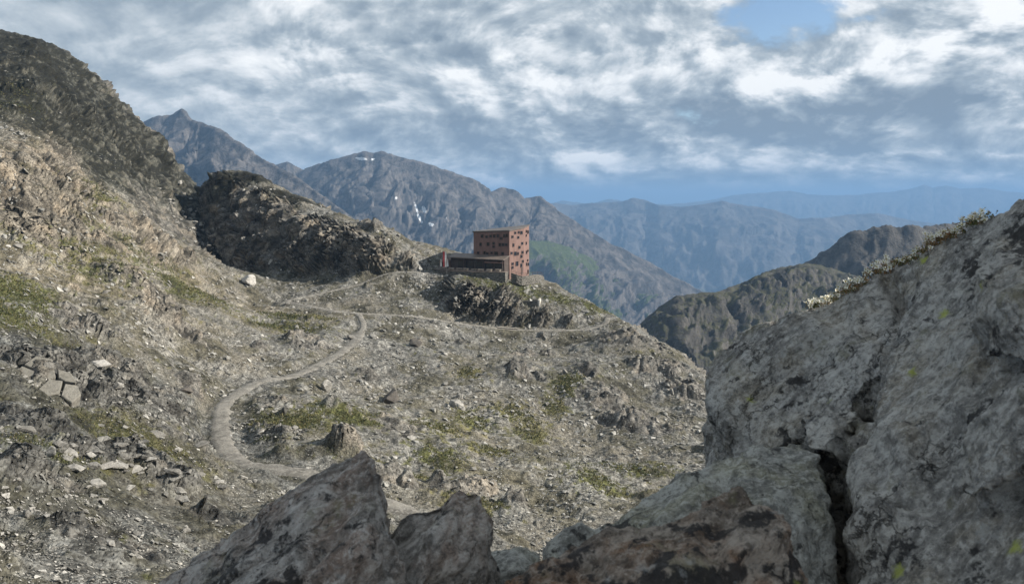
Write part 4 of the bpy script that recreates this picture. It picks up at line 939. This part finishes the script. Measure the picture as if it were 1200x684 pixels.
    tm, bnm, lm = tb.mesh('table_top'), bn.mesh('bench'), lg.mesh('trestle')
    for m_ in (tm, bnm, lm): m_.materials.append(M_TABLE)
    words = ['nearest the tall hut wall', 'second', 'third', 'fourth', 'fifth', 'sixth', 'seventh', 'at the far left end']
    for i, al in enumerate((1.6, 4.4, 7.2, 10.0, 12.8, 15.6, 18.4, 21.6)):
        v = c0-e*al+n*(6.4 if i % 2 else 6.9)
        if i == 0: v = c0-e*al+n*5.6
        r_ = empty('terrace_table', (v.x, v.y, zt_+0.03), math.atan2(e.y, e.x)+random.uniform(-.1, .1))
        tag(r_, 'pale bench table on the terrace, '+(words[i] if i in (0, 7) else words[i]+' from the tall hut wall'), 'table', 'tables on the terrace')
        link('table_top', tm, r_); link('trestle', lm, r_)
        for sy in (-.62, .62): bo = link('bench', bnm, r_); bo.location = (0, sy, 0)
    # closed parasols
    for al, lab in ((20.6, 'right one of two closed white parasols left of the hut'), (23.2, 'left one of two closed white parasols left of the hut')):
        v = c0-e*al+n*5.4; r_ = empty('parasol', (v.x, v.y, zt_+0.03)); tag(r_, lab, 'parasol', 'closed parasols on the terrace')
        b = MB(); b.cyl((0, 0, 0), (0, 0, 3.5), .04); link('pole', b.mesh('pole'), r_, M_METAL)
        b = MB(); b.cyl((0, 0, 1.0), (0, 0, 1.5), .36, .30); b.cyl((0, 0, 1.5), (0, 0, 3.4), .30, .07); link('canopy', b.mesh('canopy'), r_, M_WHITE)
        b = MB(); b.box((0, 0, .05), .7, .7, .1); link('base_plate', b.mesh('base_plate'), r_, M_METAL)
    # flag banner at the left end of the terrace
    v = c0-e*25.5+n*6.9; v = Vector((*PXY(523.5, 246.0), -27.0)); r_ = empty('banner_flag', v); tag(r_, 'tall red and white banner on a pole at the path end of the terrace', 'flag')
    b = MB(); b.cyl((0, 0, 0), (0, 0, 9.6), .07, .05); link('pole', b.mesh('pole'), r_, M_METAL)
    for k_, (x0, x1, mt, nm) in enumerate(((-1.25, -.62, M_RED, 'red_stripe'), (-.62, -.1, M_WHITE, 'white_stripe'))):
        b = MB(); zz = np.linspace(4.3, 9.3, 9)
        for i in range(8):
            y0, y1 = .10*math.sin(zz[i]*1.7), .10*math.sin(zz[i+1]*1.7)
            b.add([(x0, y0-.012, zz[i]), (x1, y0-.012, zz[i]), (x1, y1-.012, zz[i+1]), (x0, y1-.012, zz[i+1]), (x0, y0+.012, zz[i]), (x1, y0+.012, zz[i]), (x1, y1+.012, zz[i+1]), (x0, y1+.012, zz[i+1])],
                  [(0, 1, 2, 3), (4, 7, 6, 5), (0, 4, 5, 1), (3, 2, 6, 7), (0, 3, 7, 4), (1, 5, 6, 2)])
        link(nm, b.mesh(nm), r_, mt)
    # curved wall with handrail below the gable
    cw = [(599, 246.2, 319.5), (605, 246.0, 321.5), (611, 246.6, 323.6), (617, 248.5, 323.2), (624, 251.5, 322.0), (630, 255, 321.3), (634, 259, 322.2), (637, 264, 324.8)]
    r_ = empty('stone_wall', (*PXY(611, 246.6), -27.0)); tag(r_, 'curved dark stone wall with handrail around the foot of the hut gable', 'wall')
    P_ = [Vector((*PXY(a, d_), (HY-y_)/F*d_)) for a, d_, y_ in cw]
    b = MB(); rl = MB()
    for i in range(len(P_)-1):
        a, c = P_[i], P_[i+1]; s_ = (c-a); s_.z = 0; m_ = Vector((s_.y, -s_.x, 0)).normalized()*0.25
        b.add([a-m_-Vector((0, 0, 3.0)), a+m_-Vector((0, 0, 3.0)), c+m_-Vector((0, 0, 3.0)), c-m_-Vector((0, 0, 3.0)), a-m_, a+m_, c+m_, c-m_],
              [(0, 3, 2, 1), (4, 5, 6, 7), (0, 1, 5, 4), (1, 2, 6, 5), (2, 3, 7, 6), (3, 0, 4, 7)])
        for h in (0.5, 0.95): rl.cyl(a+Vector((0, 0, h)), c+Vector((0, 0, h)), 0.05, k=5)
    b.build('wall', M_DRY, r_); rl.build('handrail', M_DARKW, r_)
    for p_ in P_: b = MB(); b.cyl(p_, p_+Vector((0, 0, .98)), .05, k=5); b.build('railing_post', M_DARKW, r_)
hut()
def ruin():
    c = Vector((*PXY(621, 239.5), (HY-361.5)/F*239.5)); gz = min(c.z, ground_z(c.x, c.y+1)); r_ = empty('stone_shelter', (c.x, c.y, c.z-0.5), R(-10)); tag(r_, 'small ruined stone shelter with an end wall coloured as sunlit on the grassy knoll', 'shelter')
    rr = random.Random(4); u = [(i/12) for i in range(13)]
    def wall(x0, y0, x1, y1, th, h, name, mat):
        b = MB(); a = Vector((x0, y0, 0)); q = Vector((x1, y1, 0)); e = (q-a).normalized(); m_ = Vector((-e.y, e.x, 0))*th/2; k = 8
        hs = [h+rr.uniform(-.22, .12) for _ in range(k+1)]
        for i in range(k):
            p0, p1 = a.lerp(q, i/k), a.lerp(q, (i+1)/k); z0, z1 = hs[i], hs[i+1]
            b.add([p0-m_, p0+m_, p1+m_, p1-m_, p0-m_+Vector((0, 0, z0)), p0+m_+Vector((0, 0, z0)), p1+m_+Vector((0, 0, z1)), p1-m_+Vector((0, 0, z1))], [(0, 3, 2, 1), (4, 5, 6, 7), (1, 2, 6, 5), (3, 0, 4, 7)]+([(0, 1, 5, 4)] if i == 0 else [])+([(2, 3, 7, 6)] if i == k-1 else []))
        link(name, b.mesh(name), r_, mat)
    M_P = plain('sunlit_wall_tone', (0.50, 0.47, 0.42), 0.9, 0.2, 1.0, bump=0.1)  # lighter stone tone paints sunlight onto the right end wall
    wall(-2.9, 0, 2.6, 0, .5, 3.1, 'front_wall', M_DRY); wall(2.9, -.25, 2.9, 3.0, .6, 3.5, 'end_wall', M_P); wall(-2.9, .26, -2.9, 3.0, .5, 2.8, 'end_wall', M_DRY); wall(-2.6, 3.0, 2.6, 3.0, .5, 3.1, 'back_wall', M_DRY)
    b = MB(); b.prism([(-2.6, .3), (2.55, .3), (2.55, 2.7), (-2.6, 2.7)], 2.35, 2.6); link('turf_roof', b.mesh('turf_roof'), r_, plain('turf_roof', (0.11, 0.105, 0.05), 0.95, 0.4, 2.0))
ruin()
def bridge():
    a = Vector((*PXY(584, 226.4), 0)); q = Vector((*PXY(608, 228.0), 0)); P = TRAILS[2][0]
    for v in (a, q): j = np.argmin(np.hypot(P[:, 0]-v.x, P[:, 1]-v.y)); v.x, v.y, v.z = P[j]
    a.z += .22; q.z += .22
    e = (q-a); L = e.length; r_ = empty('footbridge', a, math.atan2(e.y, e.x)); tag(r_, 'pale plank footbridge on the path under the cliff', 'footbridge')
    r_.rotation_euler.y = -math.asin(e.z/L)
    b = MB(); b.box((0, 0, 0), .44, 1.3, .07); pm = b.mesh('plank'); pm.materials.append(M_PLANK)
    n = int(L/.47)
    for i in range(n): o = link('plank', pm, r_); o.location = ((i+.5)*L/n, random.uniform(-.05, .05), .10+random.uniform(-.01, .01))
    for sy in (-.5, .5): b = MB(); b.box((L/2, sy, -.05), L, .16, .22); link('beam', b.mesh('beam'), r_, M_DARKW)
    b = MB(); b.box((L/2, -.72, .20), L, .07, .26); link('side_board', b.mesh('side_board'), r_, M_PLANK)
M_PLANK = plain('weathered_plank', (0.52, 0.48, 0.42), 0.8, 0.15, 2.0)
bridge()
print('hut', time.time()-T0)
# ------------------------------------------------------------------ foreground rocks and flowers
def voxel_union(blocks, voxel):
    bm = bmesh.new()
    for pts in blocks:
        vs_ = [bm.verts.new(p) for p in pts]
        r = bmesh.ops.convex_hull(bm, input=vs_)
        kill = [g for g in r['geom_interior'] if isinstance(g, bmesh.types.BMVert)]
        if kill: bmesh.ops.delete(bm, geom=kill, context='VERTS')
    bmesh.ops.triangulate(bm, faces=bm.faces); bmesh.ops.recalc_face_normals(bm, faces=bm.faces)
    me = bpy.data.meshes.new('tmp'); bm.to_mesh(me); bm.free()
    o = bpy.data.objects.new('tmp', me); COL.objects.link(o)
    md = o.modifiers.new('r', 'REMESH'); md.mode = 'VOXEL'; md.voxel_size = voxel; md.adaptivity = 0
    ms = o.modifiers.new('s', 'SMOOTH'); ms.iterations = 2; ms.factor = 0.5
    dg = bpy.context.evaluated_depsgraph_get(); ev = o.evaluated_get(dg); m2 = bpy.data.meshes.new_from_object(ev)
    V = np.empty(len(m2.vertices)*3, np.float32); m2.vertices.foreach_get('co', V); V = V.reshape(-1, 3)
    N = np.empty(len(m2.vertices)*3, np.float32); m2.vertices.foreach_get('normal', N); N = N.reshape(-1, 3)
    Fc = np.empty(len(m2.loops), np.int32); m2.loops.foreach_get('vertex_index', Fc)
    bpy.data.objects.remove(o); bpy.data.meshes.remove(me)
    Fc = Fc.reshape(-1, 4); bpy.data.meshes.remove(m2)
    return V, N, Fc
def fg_rock(name, label, blocks, mat, voxel=0.014, fol=(0.8, 0.2, 0.55), seed=0, amp=1.0, org=None, cracks=()):
    V, N, Fc = voxel_union([[W(*p) for p in b] for b in blocks], voxel)
    al = Vector(fol).normalized(); s = al.cross(Vector((0.1, 1, 0.2))).normalized(); u = al.cross(s)
    Bm = np.array([al, s, u], np.float32)
    K = V@Bm.T; K[:, 0] *= 0.30
    wp = np.stack([fbm(V*3+9, 3, seed+1), fbm(V*3+50, 3, seed+2), fbm(V*3+90, 3, seed+3)], -1)*0.10
    _, e1, p1, r1 = facet((K+wp)/0.30+seed, seed+4); _, e2, p2, r2 = facet((K+wp*0.7)/0.11+seed, seed+5); _, e3, p3, r3 = facet((K+wp*.4)/0.042, seed+6)
    d = ((r1-.35)*0.040+p1*0.040)*sstep(e1, 0, .16)-0.012
    d += ((r2-.35)*0.016+p2*0.016)*sstep(e2, 0, .18)-0.004
    d += (r3-.5)*0.007+p3*0.007
    d += fbm(V*4, 3, seed+7, 0.5)*0.014+fbm(K*26, 4, seed+8, 0.65)*0.007
    for line, wdt, dep in cracks:                                         # open joints in the rock, given as 3-D polylines
        pl_ = np.array([tuple(W(*q)) for q in line]); dd = np.full(len(V), 9.)
        Vw = V+wp*0.4
        for a, b in zip(pl_[:-1], pl_[1:]):
            ab = b-a; t = np.clip(((Vw-a)@ab)/(ab@ab), 0, 1); q = Vw-(a+t[:, None]*ab); q[:, 1] *= 0.35
            dd = np.minimum(dd, np.linalg.norm(q, axis=1))
        d -= dep*np.exp(-(dd/wdt)**2)
    V = V+N*(d*amp)[:, None]
    org = Vector(org) if org is not None else Vector((float(V[:, 0].mean()), float(V[:, 1].mean()), float(V[:, 2].min())))
    me = mesh_np(name, V-np.array(org, np.float32), Fc, True)
    o = link(name, me, None, mat); o.location = org
    tag(o, label, 'boulder')
    return o, V, Fc
def back(pts, dD, dy): return [(x, y+dy, D+dD) for x, y, D in pts]
M_R1 = fg_rock_material('grey_gneiss', (0.195, 0.184, 0.168), (0.44, 0.418, 0.38), (0.32, 0.265, 0.185), 0.5, (0.75, 0.2, 0.6), 0.0)
M_R2 = fg_rock_material('rusty_gneiss', (0.175, 0.158, 0.140), (0.42, 0.388, 0.352), (0.25, 0.155, 0.105), 0.6, (0.7, 0.2, 0.68), 3.3)
M_R4 = fg_rock_material('brown_gneiss', (0.12, 0.095, 0.075), (0.34, 0.29, 0.24), (0.22, 0.115, 0.06), 0.85, (0.8, 0.2, 0.55), 5.7)
M_R3 = fg_rock_material('lichen_gneiss', (0.19, 0.186, 0.168), (0.43, 0.42, 0.38), (0.30, 0.28, 0.165), 0.55, (0.85, 0.2, 0.45), 7.1)
SHADE_ROCK = [((x/y)*F+HX, HY-(z/y)*F, y) for x, y, z in ((1.95, 0.9, -1.9), (2.1, 2.9, -1.9), (2.2, 1.0, 0.5), (2.3, 2.7, 0.45), (2.9, 0.8, 1.4), (3.0, 2.6, 1.4), (3.6, 1.6, 1.75), (4.6, 0.7, -2.2), (4.8, 3.0, -2.4), (4.4, 2.0, 1.3))]  # out-of-view rock, added to keep sun off the foreground
ridgeA = [(827, 430, 2.75), (840, 405, 2.8), (900, 381, 2.75), (950, 355, 2.7), (1000, 335, 2.65), (1050, 309, 2.6)]
A1 = ridgeA+[(832, 468, 2.58), (852, 505, 2.45), (905, 530, 2.3), (985, 500, 2.18), (1042, 400, 2.28)]+back(ridgeA, 0.9, 90)+[(860, 900, 2.6), (1000, 900, 2.3), (1000, 800, 3.2)]
ridgeB = [(1052, 312, 2.6), (1100, 281, 2.5), (1150, 252, 2.4), (1200, 232, 2.3), (1330, 178, 2.1)]
A2 = ridgeB+[(1056, 400, 2.22), (1020, 500, 2.02), (995, 640, 1.78), (1000, 780, 1.62), (1130, 700, 1.45), (1340, 720, 1.2), (1340, 400, 1.6), (1120, 440, 1.9)]+back(ridgeB, 0.9, 90)+[(1000, 950, 2.6), (1300, 950, 2.0)]
A3 = [(1142, 318, 2.02), (1165, 292, 2.06), (1215, 285, 1.96), (1136, 375, 1.88), (1160, 425, 1.76), (1235, 432, 1.6), (1260, 330, 1.8), (1180, 350, 1.70)]
A3 += [(x, y, D+0.4) for x, y, D in A3[:4]]
A4 = [(985, 535, 2.0), (1062, 500, 1.88), (1105, 560, 1.72), (992, 720, 1.62), (1100, 720, 1.45), (1040, 600, 1.68), (1000, 560, 2.5), (1100, 700, 2.3), (1090, 530, 2.3)]
A5 = [(930, 480, 2.22), (1008, 478, 2.12), (1016, 508, 2.06), (992, 536, 2.03), (940, 528, 2.08), (950, 500, 2.6), (1000, 500, 2.5)]
A6 = [(1120, 470, 1.80), (1200, 440, 1.62), (1210, 560, 1.42), (1130, 590, 1.52), (1160, 500, 1.55), (1180, 520, 2.2), (1260, 500, 1.4)]
bigrock, VB, FB = fg_rock('boulder', 'huge cracked grey boulder filling the right edge, its crest edged with white flowers', [A1, A2, A3, A4, A5, A6], M_R1, 0.0125, (0.72, 0.25, 0.60), 11,
    cracks=[([(1046, 310, 2.6), (1052, 360, 2.4), (1048, 400, 2.28), (1020, 440, 2.2), (1000, 462, 2.15), (1012, 490, 2.1)], 0.016, 0.07), ([(1150, 300, 2.05), (1128, 350, 1.98), (1110, 420, 1.95), (1095, 450, 1.92)], 0.018, 0.06), ([(1010, 500, 2.06), (985, 540, 2.02), (975, 590, 1.9), (985, 660, 1.75)], 0.022, 0.055), ([(840, 440, 2.68), (900, 430, 2.5), (960, 425, 2.4)], 0.012, 0.018), ([(1130, 590, 1.55), (1200, 560, 1.45)], .012, .03), ([(1040, 600, 1.7), (1060, 684, 1.6)], .015, .03)])
fg_rock('boulder', 'unseen grey rock added beyond the right edge to shade the foreground', [[Vx for Vx in SHADE_ROCK]], M_R1, 0.05, (0.72, 0.25, 0.60), 67, amp=2.0)
tB = [(615, 672, 1.80), (660, 640, 1.86), (705, 610, 1.92), (760, 573, 2.0), (830, 537, 2.08), (880, 520, 2.12), (940, 514, 2.12), (963, 530, 2.05)]
fg_rock('boulder', 'long grey lichen covered slab slanting in front of the huge boulder', [tB+[(972, 600, 1.86), (975, 700, 1.7), (860, 640, 1.66), (700, 700, 1.6), (600, 710, 1.66), (620, 900, 1.6), (950, 900, 1.5)]+back(tB, 0.45, 90)], M_R3, 0.0115, (0.86, 0.2, 0.47), 23,
    cracks=[([(700, 660, 1.72), (800, 610, 1.78), (900, 560, 1.9)], 0.012, 0.015)])
tC = [(585, 676, 1.42), (660, 648, 1.48), (745, 628, 1.5), (800, 604, 1.52), (850, 576, 1.55), (866, 572, 1.55), (900, 586, 1.52), (922, 616, 1.45)]
fg_rock('boulder', 'low brown rock with pale edges at the bottom in front of the slab', [tC+[(940, 700, 1.36), (872, 640, 1.38), (760, 700, 1.30), (600, 740, 1.3), (700, 950, 1.2), (930, 950, 1.2)]+back(tC, 0.3, 100)], M_R4, 0.0095, (0.8, 0.2, 0.55), 37)
tE = [(175, 687, 1.82), (235, 643, 1.86), (300, 597, 1.9), (360, 559, 1.93), (408, 528, 1.95), (425, 523, 1.94), (440, 524, 1.92), (452, 545, 1.86), (466, 583, 1.8)]
fg_rock('boulder', 'pointed grey and rust brown rock at the bottom left centre', [tE+[(478, 640, 1.7), (490, 720, 1.6), (420, 640, 1.62), (320, 690, 1.6), (200, 760, 1.6), (300, 950, 1.5), (480, 950, 1.5)]+back(tE, 0.45, 110)], M_R2, 0.0105, (0.66, 0.2, 0.74), 41)
tF = [(440, 626, 1.84), (462, 592, 1.86), (490, 580, 1.87), (520, 571, 1.88), (548, 566, 1.88), (566, 574, 1.85), (578, 598, 1.82)]
fg_rock('boulder', 'rounded pinkish brown rock leaning on the pointed rock', [tF+[(579, 650, 1.76), (564, 720, 1.68), (510, 640, 1.68), (480, 720, 1.62), (500, 950, 1.6), (570, 950, 1.7)]+back(tF, 0.4, 100)], M_R2, 0.0105, (0.6, 0.2, 0.78), 53)
tG = [(560, 668, 2.25), (590, 645, 2.3), (612, 638, 2.3), (632, 652, 2.25), (650, 680, 2.2)]
fg_rock('boulder', 'small dark rock in the gap between pinkish rock and slab', [tG+[(600, 684, 2.1), (570, 720, 2.05), (650, 720, 2.05), (600, 900, 2.1)]+back(tG, 0.4, 120)], M_R3, 0.013, (0.7, .2, .6), 59)
def ledge():
    """the rocky ground the photographer and the boulders stand on"""
    n = 90; xs = np.linspace(-6, 7, n); ys = np.linspace(-6, 3.6, n); X, Y = np.meshgrid(xs, ys, indexing='ij')
    Z = -1.62-0.28*np.clip(Y-0.5, 0, 9)**1.4-0.12*np.clip(np.abs(X)-2.5, 0, 9)**1.6
    P = np.stack([X, Y, Z], -1).reshape(-1, 3); _, e, pl_, r_ = facet(P/0.7, 7); P[:, 2] += (r_-.5)*.14+pl_*.12+fbm(P, 3, 8)*.12
    o = link('rock_ledge', mesh_np('rock_ledge', P, grid_faces(n, n), True), None, M_R1); tag(o, 'rocky ledge underneath the foreground boulders', 'ledge', kind='structure')
ledge()
print('fg rocks', time.time()-T0)
BVF = BVHTree.FromPolygons(VB.tolist(), FB.tolist())
def crest_at(px):
    for py in np.arange(180, 480, 1.0):
        d = Vector(((px-HX)/F, 1, (HY-py)/F)).normalized(); h = BVF.ray_cast(Vector((0, 0, 0)), d)
        if h[0] is not None: return h[0], py
    return None, None
M_PETAL = plain('cream_petal', (0.84, 0.81, 0.70), 0.7, 0.06, 40); M_CORE = plain('yellow_flower_centre', (0.42, 0.33, 0.07), 0.7, 0.1, 40); M_STEM = plain('reddish_stem', (0.22, 0.13, 0.06), 0.8, 0.25, 20)
def leaf_material():
    m, t, bs = new_mat('cushion_leaf'); o = t.attr('tone')
    c = t.mix(t.ramp(o, 0.0, 0.55), (0.055, 0.075, 0.02), (0.15, 0.13, 0.035)); c = t.mix(t.ramp(o, 0.6, 1.0), c, (0.32, 0.15, 0.055)); t.put(bs.inputs['Base Color'], c); bs.inputs['Roughness'].default_value = 0.7; return m
M_LEAF = leaf_material()
def flower_meshes():
    b = MB()
    for k in range(5):
        a = k*6.2832/5; c, s_ = math.cos(a), math.sin(a); q = lambda r, w, z: (c*r-s_*w, s_*r+c*w, z)
        b.add([q(.0015, 0, 0), q(.005, -.0026, .0012), q(.0085, -.0012, .0028), q(.0085, .0012, .0028), q(.005, .0026, .0012), q(.005, 0, .0002)], [(0, 1, 5), (1, 2, 5), (2, 3, 5), (3, 4, 5), (4, 0, 5)])
    pm = b.mesh('petals'); b = MB(); b.cyl((0, 0, 0), (0, 0, .003), .0022, .0014, 6); cm = b.mesh('flower_centre')
    pm.materials.append(M_PETAL); cm.materials.append(M_CORE); return pm, cm
PM, CM = flower_meshes()
def flower_plant(px0, px1, nflow, label, tall=0.03, rust=0.3):
    base, _ = crest_at((px0+px1)/2)
    r_ = empty('flowering_cushion_plant', base); tag(r_, label, 'plant', 'flowering plants on the boulder crest')
    rr = random.Random(int(px0)); V = []; Fc = []; tone = []; stems = MB()
    def spot():
        px = rr.uniform(px0, px1); h, py = crest_at(px)
        return h+Vector((rr.uniform(-.01, .01), rr.uniform(-.015, .05), -.004)), px
    for i in range(520):                                                  # leaves of the cushion
        h, px = spot(); up = abs(rr.gauss(0, tall*0.38)); c = h+Vector((0, 0, up))-base; L = rr.uniform(.004, .010)
        d = Vector((rr.gauss(0, 1), rr.gauss(0, 1), abs(rr.gauss(.6, .6)))).normalized(); w = d.cross(Vector((rr.random(), rr.random(), .3))).normalized()*L*.28
        o = len(V); V += [c, c+d*L*.55+w, c+d*L, c+d*L*.55-w]; Fc.append((o, o+1, o+2, o+3)); tn = rr.random()*0.58 if rr.random() > rust else rr.uniform(.7, 1); tone += [tn]*4
    link('leaves', mesh_np('leaves', np.array([tuple(v) for v in V]), np.array(Fc), False, dict(tone=np.array(tone))), r_, M_LEAF)['kind'] = 'stuff'
    for i in range(nflow):
        h, px = spot(); top = h+Vector((rr.gauss(0, .004), rr.gauss(0, .004), tall*rr.uniform(.35, 1.2)))
        stems.cyl(h-base, top-base, .0011, .0008, 4)
        fo = link('flower', PM, r_); fo.location = top-base; s_ = rr.uniform(.85, 1.35); fo.scale = (s_,)*3; fo.rotation_euler = Euler((rr.gauss(0.95, .35), rr.gauss(0, .45), 0)).to_quaternion().to_euler()
        co = link('flower_centre', CM, fo); co.location = (0, 0, .0006)
    link('stems', stems.mesh('stems'), r_, M_STEM)['kind'] = 'stuff'
flower_plant(950, 985, 46, 'lowest cream flower clump on the crest of the huge boulder', .024, .1)
flower_plant(988, 1012, 24, 'cream flower clump second from the bottom of the boulder crest', .032, .35)
flower_plant(1014, 1052, 36, 'reddish leaved cream flower clump halfway up the boulder crest', .036, .45)
flower_plant(1055, 1086, 14, 'sparse row of single cream flowers above the halfway clump', .022, .3)
flower_plant(1088, 1118, 32, 'rust tinged flower clump near the upper end of the boulder crest', .034, .6)
flower_plant(1118, 1164, 38, 'topmost pale flower clump on the boulder crest', .028, .2)
# ------------------------------------------------------------------ haze
def haze():
    m = bpy.data.materials.new('haze_air'); m.use_nodes = True; nt = m.node_tree; nt.nodes.clear()
    v = nt.nodes.new('ShaderNodeVolumePrincipled'); o = nt.nodes.new('ShaderNodeOutputMaterial'); nt.links.new(v.outputs[0], o.inputs['Volume'])
    v.inputs['Color'].default_value = HAZE_COL; v.inputs['Density'].default_value = HAZE_DENS; v.inputs['Anisotropy'].default_value = 0.0
    b = MB(); b.box((0, 20000, (HAZE_TOP-1960)/2), 200000, 200000, HAZE_TOP+1960)
    ob = b.build('haze', m); tag(ob, 'pale blue haze filling the air over the valley', 'haze', kind='stuff')
HAZE_COL = (0.245, 0.425, 0.69, 1); HAZE_DENS = 9.5e-5; HAZE_TOP = 425.0
haze()
print('script', time.time()-T0, 'tris', sum(sum(len(p.vertices)-2 for p in m.polygons) if len(m.polygons) < 5000 else len(m.polygons)*(len(m.polygons[0].vertices)-2) for m in bpy.data.meshes))
